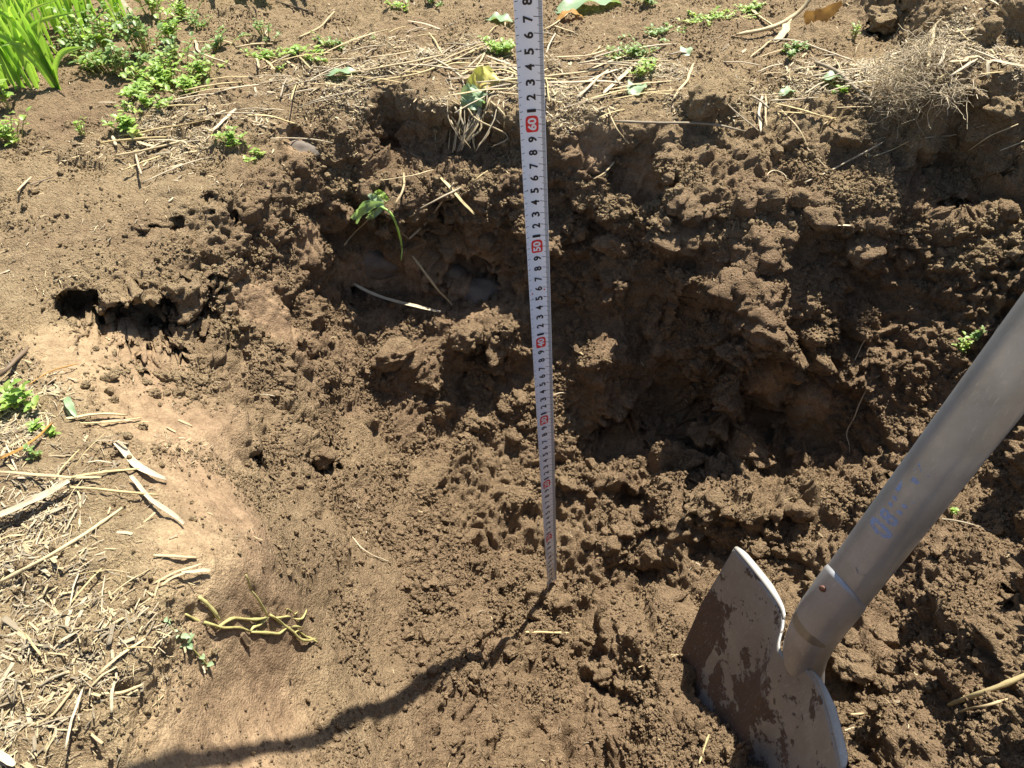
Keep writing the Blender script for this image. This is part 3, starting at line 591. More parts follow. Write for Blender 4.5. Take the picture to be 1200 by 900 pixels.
# worn blue lettering on the handle
m_blue, nt, p = mat('worn blue lettering'); L = nt.links.new; geo = N(nt, 'ShaderNodeNewGeometry'); nn = N(nt, 'ShaderNodeTexNoise', Scale=420, Detail=4, Roughness=.7); L(geo.outputs['Position'], nn.inputs['Vector'])
p.inputs['Base Color'].default_value = (.32, .43, .70, 1); p.inputs['Roughness'].default_value = .5; tb = N(nt, 'ShaderNodeBsdfTransparent'); ms = N(nt, 'ShaderNodeMixShader')
L(ramp(nt, nn.outputs[0], [(.36, (0.15, .15, .15)), (.58, (.8, .8, .8))]).outputs[0], ms.inputs[0]); L(tb.outputs[0], ms.inputs[1]); L(p.outputs[0], ms.inputs[2]); L(ms.outputs[0], nt.nodes['Material Output'].inputs[0])
vt = unit((CAM-(SP+SD*.1))-SD*np.dot(CAM-(SP+SD*.1), SD)); lf = np.cross(SD, vt); lf = lf if lf[0] < 0 else -lf
def pipe_txt(txt, dist, ht, wd, ang0, parent):
    v, f = glyph(txt); e = v.max(0)-v.min(0); g = v/e; P = []
    for gx_, gy_ in g:
        an = ang0+gy_*ht/.016; P.append(SP+SD*(dist+gx_*wd)*KS+(vt*math.cos(an)+lf*math.sin(an))*.01608*KS)
    o = mesh_obj('lettering', P, f, m_blue, smooth=False); adopt(o, shovel); o.parent = parent
for txt, dd, ht, wd in (('0', .062, .0135, .0078), ('8', .0715, .0105, .0062), (':', .079, .009, .0024), (':', .084, .009, .0024), ('7', .0915, .011, .0068), ("'", .101, .004, .003), ('v', .108, .007, .006)):
    pipe_txt(txt, dd, ht*1.15, wd*1.1, .28, pipe)

# ------------------------------------------------------------------ clods
CL = [
 (717,288,24,.3,'blocky dark clod jutting from the ledge just right of the tape'), (680,270,15,.3,'lumpy clod between the tape and the blocky dark clod'),
 (938,235,19,.4,'left one of two dark rounded clods above the shaded wall'), (960,252,20,.4,'right one of two dark rounded clods above the shaded wall'),
 (925,168,17,.4,'small dark clod hanging under the fallen straws right of the pit rim'), (996,152,27,.35,'large wedge shaped dark clod under the grey fallen stem'),
 (897,232,30,.3,'big rough clod at the left of the two dark rounded clods'), (455,418,25,.35,'round dark clod on the slope left of the tape'),
 (598,508,13,.5,'small round clod left of the tape at mid height'), (606,466,12,.5,'pebble sized clod leaning close to the left of the tape'), (590,478,10,.5,'smallest clod of the pair left of the tape'),
 (787,497,13,.5,'single round clod in front of the dark wall foot'), (374,532,18,.2,'smooth dark clod sitting in the hollow of the left slope'), (506,787,9,.8,'small grey pebble lying on the shadow line of the tape'),
 (654,706,19,.3,'rounded clod right beside the foot of the tape'), (628,692,17,.2,'flat clod left of the foot of the tape'), (626,718,10,.4,'small clod under the foot of the tape'), (690,745,24,.3,'large rounded clod below the foot of the tape'),
 (600,765,13,.3,'half sunk clod left of the short yellow straw'), (620,765,13,.3,'half sunk clod under the short yellow straw'), (710,790,18,.3,'crumbly clod low in the pit middle'), (712,828,16,.3,'round clod near the lower edge right of centre'),
 (716,640,18,.2,'upright clod right of the tape foot'), (730,620,15,.3,'crumbly clod above the upright clod right of the tape'), (746,605,16,.2,'clod at the mouth of the shaded gully right of the tape'), (765,655,17,.3,'clod in the gap between tape and shovel'),
 (690,635,13,.3,'small clod close right of the tape foot'), (1000,770,30,.3,'large brown clod tucked right behind the shovel socket'), (1018,285,27,.2,'broad crumbly clod on the right bank'), (1038,748,20,.3,'clod between the large brown clod and the right bank'),
 (1172,128,22,.4,'crumbly clod on the bank beside the curled straw'), (1148,118,15,.4,'round clod left of the crumbly clod on the right bank'), (1140,100,14,.4,'small clod below the root tangle'), (828,112,30,.2,'lump of earth crowning the pit rim right of the tape'),
 (826,772,20,.4,'dark clod resting against the left edge of the shovel blade'), (845,820,16,.3,'dark clod in the shade under the shovel blade'), (530,872,12,.4,'small clod near the bottom edge left of centre'), (640,850,11,.4,'small clod near the bottom edge at the centre'),
 (783,205,14,.3,'small clod in the smooth hollow under the rim'), (1090,205,15,.3,'clod on the upper right slope'), (1180,250,16,.3,'clod at the right edge of the upper slope'), (880,640,16,.3,'clod above the shovel blade corner'),
 (940,600,18,.3,'rough clod left of the handle foot'), (1060,300,16,.3,'clod right of the broad crumbly clod'), (545,395,26,.15,'sunlit lump of earth below the grey hollow'), (1150,40,24,.3,'dark clod beyond the root tangle'), (1045,18,30,.35,'big shaded clod behind the root tangle at the top'), (1000,880,18,.3,'clod at the bottom beside the shovel shoulder'),
]
for i, (px, py, sz, up, lab) in enumerate(CL):
    pnt, n = cast(px, py); zc = np.dot(pnt-CAM, cF); r = sz*zc/F*.78
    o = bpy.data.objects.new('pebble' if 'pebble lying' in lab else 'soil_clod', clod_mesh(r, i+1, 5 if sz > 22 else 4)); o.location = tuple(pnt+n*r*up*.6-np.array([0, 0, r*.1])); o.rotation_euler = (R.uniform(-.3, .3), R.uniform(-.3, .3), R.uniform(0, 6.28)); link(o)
    tag(o, lab, 'pebble' if 'pebble lying' in lab else 'clod', 'clods lying in the pit')

# smooth grey faces in the hollows of the back wall
m_st, nt, p = mat('smooth grey brown stone'); tn = N(nt, 'ShaderNodeTexNoise', Scale=40, Detail=6, Roughness=.7); tg = N(nt, 'ShaderNodeNewGeometry'); nt.links.new(tg.outputs['Position'], tn.inputs['Vector'])
nt.links.new(ramp(nt, tn.outputs[0], [(.35, (.085, .066, .050)), (.55, (.15, .12, .092)), (.68, (.17, .115, .07))]).outputs[0], p.inputs['Base Color']); p.inputs['Roughness'].default_value = .8
bp_ = N(nt, 'ShaderNodeBump', Distance=.0015, Strength=.5); nt.links.new(tn.outputs[0], bp_.inputs['Height']); nt.links.new(bp_.outputs[0], p.inputs['Normal'])
for i, (px, py, sz, asp, lab) in enumerate(((562,335,30,1.0,'large smooth grey stone in the hollow left of the tape'), (530,318,20,1.1,'smaller smooth grey stone above left of the large one'), (442,312,27,1.3,'flat grey stone face under the wilted seedling'), (347,174,20,1.2,'smooth grey stone under the thin straw at the left rim'))):
    pnt, n = cast(px, py); r = sz*np.dot(pnt-CAM, cF)/F; bm = bmesh.new(); bmesh.ops.create_icosphere(bm, subdivisions=4, radius=1.0); me = bpy.data.meshes.new('stone'); bm.to_mesh(me); bm.free()
    v = np.zeros(len(me.vertices)*3, dtype=np.float32); me.vertices.foreach_get('co', v); v = v.reshape(-1, 3); v = v*(1+.16*vnoise(v+i*5.1, 1.3, 3)+.05*vnoise(v+i*3, 3.2, 4)+.012*vnoise(v, 11, 5))[:, None]*np.array([asp, .8, .75])*r
    me.vertices.foreach_set('co', v.astype(np.float32).ravel()); me.polygons.foreach_set('use_smooth', [True]*len(me.polygons)); me.materials.append(m_st); me.update()
    o = link(bpy.data.objects.new('stone', me)); o.location = tuple(pnt-n*r*.46); tag(o, lab, 'stone', 'smooth grey stones in the pit wall')

# crumbs: thousands of small soil grains lying on every face that can hold them
def scatter(name, variants, pts, rot, scl, idx, m=None):
    c = bpy.data.collections.new(name+' shapes')
    for k, me in enumerate(variants):
        o = bpy.data.objects.new('%s_shape_%02d' % (name, k), me); c.objects.link(o)
    me = bpy.data.meshes.new(name); me.vertices.add(len(pts)); me.vertices.foreach_set('co', np.asarray(pts, dtype=np.float32).ravel())
    for nm, ty, arr, key in (('rot', 'FLOAT_VECTOR', rot, 'vector'), ('scl', 'FLOAT_VECTOR', scl, 'vector'), ('idx', 'INT', idx, 'value')):
        a_ = me.attributes.new(nm, ty, 'POINT'); a_.data.foreach_set(key, np.asarray(arr, dtype=np.int32 if ty == 'INT' else np.float32).ravel())
    o = link(bpy.data.objects.new(name, me)); g = bpy.data.node_groups.new(name, 'GeometryNodeTree')
    g.interface.new_socket('Geometry', in_out='INPUT', socket_type='NodeSocketGeometry'); g.interface.new_socket('Geometry', in_out='OUTPUT', socket_type='NodeSocketGeometry')
    gi, go = g.nodes.new('NodeGroupInput'), g.nodes.new('NodeGroupOutput'); ip = g.nodes.new('GeometryNodeInstanceOnPoints'); cn = g.nodes.new('GeometryNodeCollectionInfo')
    cn.inputs[0].default_value = c; cn.inputs['Separate Children'].default_value = True; cn.inputs['Reset Children'].default_value = True
    ip.inputs['Pick Instance'].default_value = True
    g.links.new(gi.outputs[0], ip.inputs['Points']); g.links.new(cn.outputs[0], ip.inputs['Instance'])
    for nm, ty, sock in (('rot', 'FLOAT_VECTOR', 'Rotation'), ('scl', 'FLOAT_VECTOR', 'Scale'), ('idx', 'INT', 'Instance Index')):
        na = g.nodes.new('GeometryNodeInputNamedAttribute'); na.data_type = ty; na.inputs[0].default_value = nm; g.links.new(na.outputs[0], ip.inputs[sock])
    g.links.new(ip.outputs[0], go.inputs[0]); md = o.modifiers.new('scatter', 'NODES'); md.node_group = g; return o
NR2 = vnormals(V2, Qd); fc = V2[Qd].mean(1); fn = NR2[Qd].mean(1); frough = rough[Qd[:, 0]]; fsm = smooth[Qd[:, 0]]; fpit = pit[Qd[:, 0]]; ffine = fine[Qd[:, 0]]; flit = litter[Qd[:, 0]]
dv = fc-CAM[None]; pxs = 600+F*dv[:, 0]/(dv@cF); pys = 450+F*(dv@cD)/(dv@cF); inv_ = (pxs > -120)&(pxs < 1320)&(pys > -60)&(pys < 1000)
clump = np.clip(.25+1.4*vnoise(fc, 22, 201), .05, 1.6)
def pick(n, wgt):
    c = np.cumsum(wgt.astype(np.float64)); return np.searchsorted(c, rng.random(n)*c[-1])
wg = inv_*clump*np.clip((fn[:, 2]-.15)*2.2, .03, 1)*(1-.72*fsm)*(.22+.78*fpit)*(1-.4*leftwall[Qd[:, 0]])*(1-.6*ffine)
NC = 210000
k = pick(NC, wg); sz = np.exp(rng.normal(math.log(.00088), .55, NC)); sz = np.clip(sz, .0005, .0075)*np.where(fpit[k] > .5, 1, .75)*(1-.45*fsm[k])
off = (rng.random((NC, 3))-.5)*.0026
pts = fc[k]+off+fn[k]*(sz*.35)[:, None]
scl = sz[:, None]*(0.75+.5*rng.random((NC, 3)))
CRV = [clod_mesh(1.0, 100+i, 3 if i < 3 else 2) for i in range(6)]
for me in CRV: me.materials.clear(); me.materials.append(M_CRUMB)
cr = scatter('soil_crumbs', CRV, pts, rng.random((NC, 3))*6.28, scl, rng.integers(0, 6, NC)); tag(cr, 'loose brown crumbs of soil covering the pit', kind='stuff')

NM = 1700; wm = wg*np.clip((fn[:, 2]-.3)*3, 0, 1)*(fpit > .5)*(1-.9*ffine)*np.clip(.2+2*vnoise(fc, 12, 222), .02, 2); k = pick(NM, wm)
sz = np.clip(np.exp(rng.normal(math.log(.0034), .42, NM)), .0018, .0095); LV_ = [clod_mesh(1.0, 120+i, 4) for i in range(7)]
for me in LV_: me.materials.clear(); me.materials.append(M_CRUMB)
lm = scatter('soil_lumps', LV_, fc[k]+fn[k]*(sz*.3)[:, None], rng.random((NM, 3))*6.28, sz[:, None]*(.7+.6*rng.random((NM, 3))), rng.integers(0, 7, NM)); tag(lm, 'small broken lumps of soil strewn over the pit', kind='stuff')

# ------------------------------------------------------------------ straw, stems, roots
def resample(pts, n):
    P = np.array(pts, dtype=float); 
    if len(P) > 2:                                            # Catmull-Rom
        Q = np.r_[[2*P[0]-P[1]], P, [2*P[-1]-P[-2]]]; out = []
        for i in range(len(P)-1):
            p0, p1, p2, p3 = Q[i:i+4]
            for t in np.linspace(0, 1, 7)[:-1]: out.append(.5*((2*p1)+(-p0+p2)*t+(2*p0-5*p1+4*p2-p3)*t*t+(-p0+3*p1-3*p2+p3)*t**3))
        out.append(P[-1]); P = np.array(out)
    L = np.r_[0, np.cumsum(np.linalg.norm(np.diff(P, axis=0), axis=1))]; s = np.linspace(0, L[-1], n)
    return np.c_[[np.interp(s, L, P[:, k]) for k in range(3)]].T, L[-1]
def strand(name, pts, wd, th, m, parent=None, n=14, kseg=8, taper=(.8, .7), wob=.0, node=False, twist=0.0, up=None, seed=None, resamp=True):
    """a stem or strip: wd, th full width and thickness in metres; pts in world coordinates"""
    rr = random.Random(seed if seed is not None else R.random()); P, Lt = resample(pts, n) if resamp else (np.array(pts, dtype=float), 1.0)
    if not resamp: n = len(P); Lt = float(np.linalg.norm(np.diff(P, axis=0), axis=1).sum())
    if wob:
        ph = [rr.uniform(0, 6.28) for _ in range(4)]
        for i in range(1, n-1):
            a_ = i/(n-1)*math.pi; P[i] += np.array([math.sin(a_*2+ph[0])+.5*math.sin(a_*5+ph[1]), math.cos(a_*2+ph[2])+.5*math.sin(a_*4+ph[3]), .3*math.sin(a_*3+ph[1])])*wob*Lt*math.sin(a_)
    V_, F_, UV, tn_ = [], [], [], []; tt = rr.random(); base_up = np.array([0, 0, 1.0]) if up is None else np.asarray(up)
    for i, q in enumerate(P):
        T_ = unit(P[min(i+1, n-1)]-P[max(i-1, 0)]+1e-9); u_ = base_up-T_*base_up.dot(T_)
        u_ = unit(u_) if np.linalg.norm(u_) > 1e-3 else unit(np.cross(T_, [1, 0, 0])); s_ = np.cross(T_, u_); a_ = i/(n-1)
        tw = twist*a_; s2 = s_*math.cos(tw)+u_*math.sin(tw); u2 = u_*math.cos(tw)-s_*math.sin(tw)
        k_ = min(1, taper[0]+(1-taper[0])*min(1, a_*6), taper[1]+(1-taper[1])*min(1, (1-a_)*5)); k_ *= 1+.06*math.sin(a_*11+tt*9)
        if node and abs((a_*node) % 1-.5) < .5/(n-1)*node: k_ *= 1.22
        for j in range(kseg):
            an = 2*math.pi*j/kseg; V_.append(q+s2*(math.cos(an)*wd*.5*k_)+u2*(math.sin(an)*th*.5*k_+.12*wd*math.cos(2*an)*(th < wd*.4))); UV.append((a_*Lt, j/kseg*wd*3)); tn_.append(tt)
    for i in range(n-1):
        for j in range(kseg): F_.append((i*kseg+j, i*kseg+(j+1) % kseg, (i+1)*kseg+(j+1) % kseg, (i+1)*kseg+j))
    F_.append(tuple(range(kseg))[::-1]); F_.append(tuple(range((n-1)*kseg, n*kseg)))
    return mesh_obj(name, V_, F_, m, parent, tint=tn_, uv=UV)
def ground_path(pl, lift=.0015, stiff=True, n=12):
    P = []
    for q in pl:
        h_, n_ = cast(q[0], q[1]); l_ = q[2] if len(q) > 2 else 0.0; d_ = unit(CAM-h_); P.append(h_+n_*lift+d_*l_)
    Q, L = resample(P, n); g = np.array([down(q[0], q[1]) for q in Q]); pen = g+lift-Q[:, 2]; pen[np.abs(pen) > .05] = 0
    if stiff:
        up_ = max(0.0, float(np.percentile(pen, 85))); Q[:, 2] += min(up_, .010)
    else:
        for i in range(n):
            if pen[i] > 0: Q[i, 2] += min(pen[i], .02)
            elif pen[i] < -.005: Q[i, 2] += max(pen[i]+.005, -.02)
        for _k in range(3): Q[1:-1, 2] = (Q[:-2, 2]+2*Q[1:-1, 2]+Q[2:, 2])/4
    return Q
ST = [ # pixels, width, thickness (mm), material, label, name, category
 ([(412,332,.012),(440,348,.022),(470,357,.020),(515,367,.006)], 4.6, 1.0, M_STRAWW, 'broad bleached straw lying in front of the grey hollow', 'straw'),
 ([(483,300,.012),(506,330,.01),(530,358)], 3.0, 2.4, M_STRAW, 'straight straw slanting down into the grey hollow'),
 ([(448,262),(480,286,.008)], 2.6, 2.2, M_GREY, 'short grey stem meeting the bent straw above the hollow'),
 ([(480,286,.008),(500,268,.008),(518,246,.006),(532,222)], 3.2, 2.6, M_STRAWW, 'pale bent straw rising from the clump below the rim'),
 ([(514,208,.004),(535,232,.008),(557,252,.004)], 3.4, 1.4, M_YEL, 'yellow flat straw crossing the clump below the rim'),
 ([(491,245,.004),(515,232,.006),(541,220)], 2.6, 2.2, M_GREY, 'dark grey stem crossing the bent straw'),
 ([(464,240,.004),(472,220,.004),(474,203)], 2.4, 2.0, M_STRAW, 'thin straw standing up behind the wilted seedling'),
 ([(405,295),(420,275,.004),(462,240,.004)], 2.2, 1.8, M_STRAW, 'thin straw below the wilted seedling'),
 ([(445,212),(480,206,.004),(508,200)], 1.4, 1.2, M_STRAW, 'hair thin straw along the top of the clump'),
 ([(550,219,.003),(572,205)], 2.2, 1.8, M_YEL, 'short golden straw left of the tape below the rim'),
 ([(316,163,.004),(352,163,.006),(390,168,.004)], 2.0, 1.8, M_STRAWW, 'thin pale straw over the smooth cut at the left rim'),
 ([(668,405),(684,418)], 2.2, 1.8, M_STRAW, 'short straw stub right of the tape'),
 ([(617,744,.004),(640,743,.005),(665,743,.004)], 2.6, 2.0, M_YEL, 'short yellow straw below the foot of the tape'),
 ([(412,630),(428,648),(455,660)], 1.3, 1.1, M_STRAWW, 'thin crooked pale rootlet on the left slope'),
 ([(424,606),(450,620)], 1.2, 1.0, M_STRAW, 'tiny straw above the crooked rootlet'),
 ([(0,685,.004),(70,645,.003),(142,596,.003)], 2.4, 2.2, M_STRAW, 'long straight stem crossing the litter at the left edge'),
 ([(-10,606,.002),(35,588,.006),(82,566,.006)], 5.6, .8, M_STRAWW, 'broad pale reed blade at the left edge'),
 ([(80,571,.004),(130,575,.004),(186,582,.003)], 1.9, 1.7, M_YEL, 'thin yellow straw lying right of the broad reed blade'),
 ([(0,556,.002),(60,560,.003),(118,563,.002)], 2.6, 1.2, M_STRAW, 'flat straw above the broad reed blade'),
 ([(84,561,.004),(120,556,.004),(162,552,.002)], 2.4, 1.4, M_YEL, 'yellow straw pointing at the twisted bleached leaf'),
 ([(135,521,.003),(148,536,.004),(162,549,.004),(196,566,.001)], 5.8, .5, M_STRAWW, 'twisted bleached leaf blade on the left bank'),
 ([(150,561,.003),(180,588,.002),(213,618,.002)], 3.2, .9, M_STRAWW, 'straight flat straw below the twisted bleached leaf'),
 ([(2,540,.004),(30,527,.008),(60,499,.008)], 3.6, .5, M_ORANGE, 'rust orange dead leaf in the litter at the left edge'),
 ([(-4,446,.002),(14,432,.004),(33,412,.002)], 4.2, 3.4, M_BROWN, 'thick dark stick lying at the left edge'),
 ([(36,452,.002),(58,438,.006),(90,428,.008)], 1.2, 1.1, M_ORANGE, 'thin reddish twig right of the thick dark stick'),
 ([(74,492,.003),(115,490,.004),(148,490,.001)], 3.6, 1.2, M_STRAW, 'frayed straw bundle on the edge of the left bank'),
 ([(92,497,.003),(130,496,.004),(164,491,.003)], 2.0, 1.2, M_YEL, 'yellow tipped straw under the frayed bundle'),
 ([(180,652,.001),(205,653,.002),(230,654)], 2.0, 1.4, M_STRAW, 'short straw on the bare left bank'),
 ([(208,674),(245,669)], 2.6, .8, M_STRAWW, 'short white flake of straw on the bare left bank'),
 ([(120,817),(145,812,.002),(170,804,.002)], 1.8, 1.4, M_STRAW, 'short curved straw low on the left bank'),
 ([(38,850),(62,835,.002),(92,802,.001)], 1.6, 1.2, M_STRAW, 'forked pale stem near the lower left corner'),
 ([(-5,885),(10,890),(18,896)], 4.0, .7, M_STRAWW, 'pale flake in the lower left corner'),
 ([(1115,828,.003),(1150,812,.008),(1205,790,.014)], 4.2, 3.8, M_YEL, 'yellow cane stub on the right bank beside the shovel'),
 ([(1123,834,.001),(1155,828,.003),(1185,819,.003)], 2.0, 1.7, M_STRAW, 'thin pale stem under the yellow cane stub'),
 ([(992,842),(1010,841,.002),(1027,844)], 2.0, 1.6, M_STRAW, 'short straw at the right of the shovel shoulder'),
 ([(968,863,.006),(980,860,.004),(1000,856)], 1.6, 1.3, M_STRAWW, 'thin pale straw lying over the shovel shoulder'),
 ([(1094,608),(1130,614,.002),(1163,623)], 2.2, 1.9, M_GREY, 'grey twig below the handle on the right bank'),
 ([(820,897),(825,880,.002),(829,862,.004)], 1.8, 1.4, M_YEL, 'thin yellow stalk left of the shovel at the bottom edge'),
 ([(943,214,.004),(985,195,.010),(1037,166,.006)], 2.4, 2.0, M_STRAWW, 'long pale straw leaning over the right slope'),
 ([(1022,188,.002),(1045,178,.004),(1064,169,.004)], 1.5, 1.2, M_STRAW, 'thin straw beside the long pale straw'),
 ([(1080,171,.002),(1118,166,.004),(1150,156,.004)], 1.6, 1.4, M_STRAWW, 'thin white straw in the middle of the upper right slope'),
 ([(1131,182,.002),(1155,168,.004),(1190,152,.004)], 2.0, 1.7, M_STRAW, 'crooked brown straw near the right edge'),
 ([(1173,176,.002),(1205,164,.004)], 2.2, 1.4, M_STRAWW, 'white straw at the right edge of the upper slope'),
 ([(953,76,.004),(975,84,.010),(1000,105,.010),(1036,133,.003)], 4.8, 4.4, M_GREY, 'thick grey stem fallen across the rim below the root tangle'),
 ([(720,142,.003),(780,144,.010),(840,146,.012),(874,155,.008)], 3.4, 3.0, M_GREY, 'long grey stem bridging the rim right of the tape'),
 ([(893,112,.003),(891,132,.006),(890,153,.006)], 3.6, .8, M_STRAWW, 'white flat straw hanging over the rim'),
 ([(897,113,.003),(899,132,.006),(898,150,.006)], 2.6, .8, M_STRAW, 'second flat straw hanging right of the white one'),
 ([(900,119,.003),(930,118,.006),(958,115,.004)], 2.6, 2.0, M_STRAWW, 'straight pale straw lying above the hanging straws'),
 ([(908,121,.003),(945,131,.008),(981,145,.004)], 3.8, 1.0, M_YEL, 'golden leaf strip slanting towards the wedge shaped clod'),
 ([(912,125,.003),(935,150,.008),(947,175,.002)], 2.0, 1.6, M_STRAW, 'thin straw dropping from the golden leaf strip'),
 ([(848,119,.003),(868,136,.006),(890,154,.003)], 2.8, 1.6, M_GREY, 'whitish grey split stem left of the hanging straws'),
 ([(874,112,.002),(925,110,.003)], 1.4, 1.2, M_STRAW, 'thin straw along the rim above the hanging straws'),
 ([(900,48,.003),(930,48,.008),(965,60,.010),(1000,73,.004)], 3.0, 2.4, M_STRAWW, 'pale bent straw on the soil beyond the rim'),
 ([(878,68,.002),(892,57,.004),(903,48,.004)], 2.6, 1.6, M_STRAW, 'short straw joined to the pale bent straw'),
 ([(880,10,.003),(892,22,.006),(910,38,.004)], 6.5, 1.2, M_STRAW, 'brown straw piece beyond the rim at the top'),
 ([(1000,100,.004),(1030,98,.006)], 3.2, 1.0, M_YEL, 'yellow flake left of the root tangle'),
 ([(980,127,.002),(1022,124,.003)], 2.4, 1.4, M_STRAW, 'straw lying above the wedge shaped clod'),
 ([(1002,145,.004),(1028,146,.003)], 2.6, 1.4, M_STRAW, 'short straw right of the wedge shaped clod'),
 ([(1158,92,.008),(1155,80,.012),(1162,73,.016),(1180,75,.014),(1206,82,.008)], 4.5, .6, M_STRAWW, 'curled pale strip on the right bank'),
 ([(1156,0,.008),(1170,8,.008),(1178,17,.002)], 5.0, 1.2, M_STRAWW, 'white straw at the top right corner'),
 ([(132,-12,.03),(145,8,.02),(158,27,.002)], 15.0, 13.0, M_GREY, 'thick cut cane lying among the weeds at the top left'),
 ([(228,50,.003),(240,66,.006),(270,78,.002)], 4.0, 1.4, M_STRAWW, 'bent bleached stalk among the weeds'),
 ([(232,51,.003),(262,50,.004),(280,56,.002)], 3.0, 1.2, M_STRAW, 'thin curved stalk above the bent bleached stalk'),
 ([(351,46,.002),(375,34,.004),(392,16,.003)], 3.2, 2.8, M_STRAW, 'straight stalk on bare soil at the top'),
 ([(325,3,.003),(350,12,.004),(368,16,.002)], 3.4, 3.0, M_BROWN, 'dark twig at the top left of centre'),
 ([(22,228),(38,212,.002)], 2.6, 1.2, M_STRAW, 'short flat straw on the bare soil at the left'),
 ([(35,218),(64,209,.002)], 1.6, 1.2, M_BROWN, 'thin dark stem on the bare soil at the left'),
 ([(118,124),(138,123,.001)], 3.0, 1.4, M_STRAWW, 'tiny white straw on the bare soil left of the weeds'),
 ([(134,184,.002),(180,175,.006),(220,164,.003)], 2.8, 2.4, M_STRAW, 'lowest long straw of the loose pile at the left rim'),
 ([(140,160,.002),(185,153,.006),(252,142,.004)], 3.6, 1.4, M_YEL, 'uppermost golden straw of the loose pile at the left rim'),
 ([(160,183,.002),(185,172,.004),(206,162,.002)], 4.2, 1.0, M_STRAWW, 'broad white straw in the loose pile at the left rim'),
 ([(149,155,.002),(165,170,.004),(190,172,.002)], 3.6, 1.2, M_STRAW, 'curved straw in the loose pile at the left rim'),
 ([(137,173),(134,163,.004)], 3.8, 2.6, M_STRAWW, 'stubby straw end standing at the left of the loose pile'),
 ([(250,155,.003),(262,143,.004),(278,130,.004)], 4.2, .8, M_STRAWW, 'broad flat straw slanting at the right of the loose pile'),
 ([(290,145,.003),(320,147,.004),(348,154,.003)], 3.2, .8, M_YEL, 'golden flat straw beside the smooth cut at the left rim'),
 ([(400,88,.003),(455,80,.006),(520,66,.004)], 3.2, 2.6, M_STRAW, 'lower long straw of the mat left of the tape'),
 ([(430,98,.003),(500,84,.008),(580,50,.006)], 3.0, 2.6, M_YEL, 'long golden straw slanting up to the tape'),
 ([(380,72,.003),(440,68,.005),(500,58,.004)], 2.6, 2.0, M_STRAW, 'upper long straw of the mat left of the tape'),
 ([(508,70,.004),(525,80,.008),(542,93,.008)], 3.0, 2.6, M_STRAWW, 'white straw pointing down at the torn leaf'),
 ([(570,68,.004),(592,76,.008),(612,88,.006)], 4.2, 1.0, M_STRAWW, 'broad white straw touching the tape'),
 ([(548,103,.006),(558,82,.012),(572,55,.012)], 2.6, 2.2, M_STRAW, 'stem standing behind the torn leaf'),
 ([(571,122,.006),(573,98,.010),(576,72,.008)], 2.6, 2.2, M_GREY, 'grey stem standing in front of the torn leaf'),
 ([(583,110,.003),(612,112,.005)], 3.2, 2.0, M_STRAW, 'straw pointing at the tape from the left'),
 ([(638,92,.003),(690,86,.006),(714,82,.004)], 3.4, 2.6, M_STRAW, 'straw right of the tape on the far rim'),
 ([(640,100,.003),(700,99,.005),(730,101,.003)], 4.6, 1.2, M_STRAWW, 'broad pale straw along the rim right of the tape'),
 ([(676,118,.003),(692,103,.006),(714,80,.004)], 3.4, 1.2, M_STRAWW, 'pale straw slanting across the rim right of the tape'),
 ([(708,112,.003),(726,94,.008),(746,75,.006)], 5.0, 1.0, M_STRAWW, 'broad white straw slanting over the creeping weed'),
 ([(650,68,.003),(690,66,.005),(716,58,.003)], 3.6, 2.0, M_STRAW, 'straw on bare soil above the far rim'),
 ([(636,36,.002),(652,28,.006),(668,14,.004)], 3.0, 1.6, M_STRAW, 'short straw beside the tape at the top'),
 ([(650,33,.002),(672,40,.002)], 3.4, 1.2, M_STRAW, 'stubby straw on bare soil at the top beside the tape'),
 ([(697,213,.002),(706,203,.006),(717,191,.004)], 2.8, 1.2, M_STRAW, 'short straw standing in the smooth hollow'),
 ([(712,128,.003),(722,148,.006),(737,168,.003)], 2.2, 1.8, M_STRAW, 'thin straw hanging down the wall right of the tape'),
 ([(789,118,.003),(800,100,.005),(812,76,.004)], 3.4, 1.0, M_STRAW, 'flat straw at the left of the rim earth lump'),
 ([(640,130),(648,139)], 2.2, 1.4, M_STRAWW, 'tiny straw end beside the tape at the rim'),
 ([(973,269),(997,271)], 3.4, .8, M_STRAWW, 'white flake on the right slope below the rounded clods'),
 ([(797,460),(806,472)], 1.6, 1.0, M_STRAWW, 'tiny white fibre in front of the dark wall'),
]
for s_ in ST:
    pl, wd, th, m, lab = s_[:5]
    if ('clump' in lab or 'hollow' in lab or 'bent straw' in lab or 'wilted' in lab) and pl[0][0] < 620 and pl[0][0] > 400: pl = [(q[0], q[1], (q[2] if len(q) > 2 else 0)+.014) for q in pl]; wd *= 1.25
    P = ground_path(pl, (.001 if th > wd*.5 else .003)+th/2500, True, 12)
    cat = 'leaf' if 'leaf' in lab.split('lying')[0].split(' ')[:4] or 'dead leaf' in lab else ('stem' if ('stem' in lab or 'stalk' in lab or 'stick' in lab or 'twig' in lab or 'cane' in lab or 'rootlet' in lab) else 'straw')
    nm = {'leaf': 'dead_leaf', 'stem': 'dry_stem', 'straw': 'straw'}[cat]
    if 'cane' in lab: nm = 'cane'; cat = 'cane'
    if 'stick' in lab or 'twig' in lab: nm = 'twig'; cat = 'twig'
    o = strand(nm, P, wd/1000, th/1000, m, n=16, kseg=10, taper=(.85, .75) if th > wd*.5 else (.75, .6), wob=.006 if th > wd*.5 else .012, node=(3 if th > wd*.6 else False), twist=R.uniform(-.5, .5) if th < wd*.4 else 0, seed=R.random())
    tag(o, lab, cat)
    if cat == 'straw': o['group'] = 'loose straws'
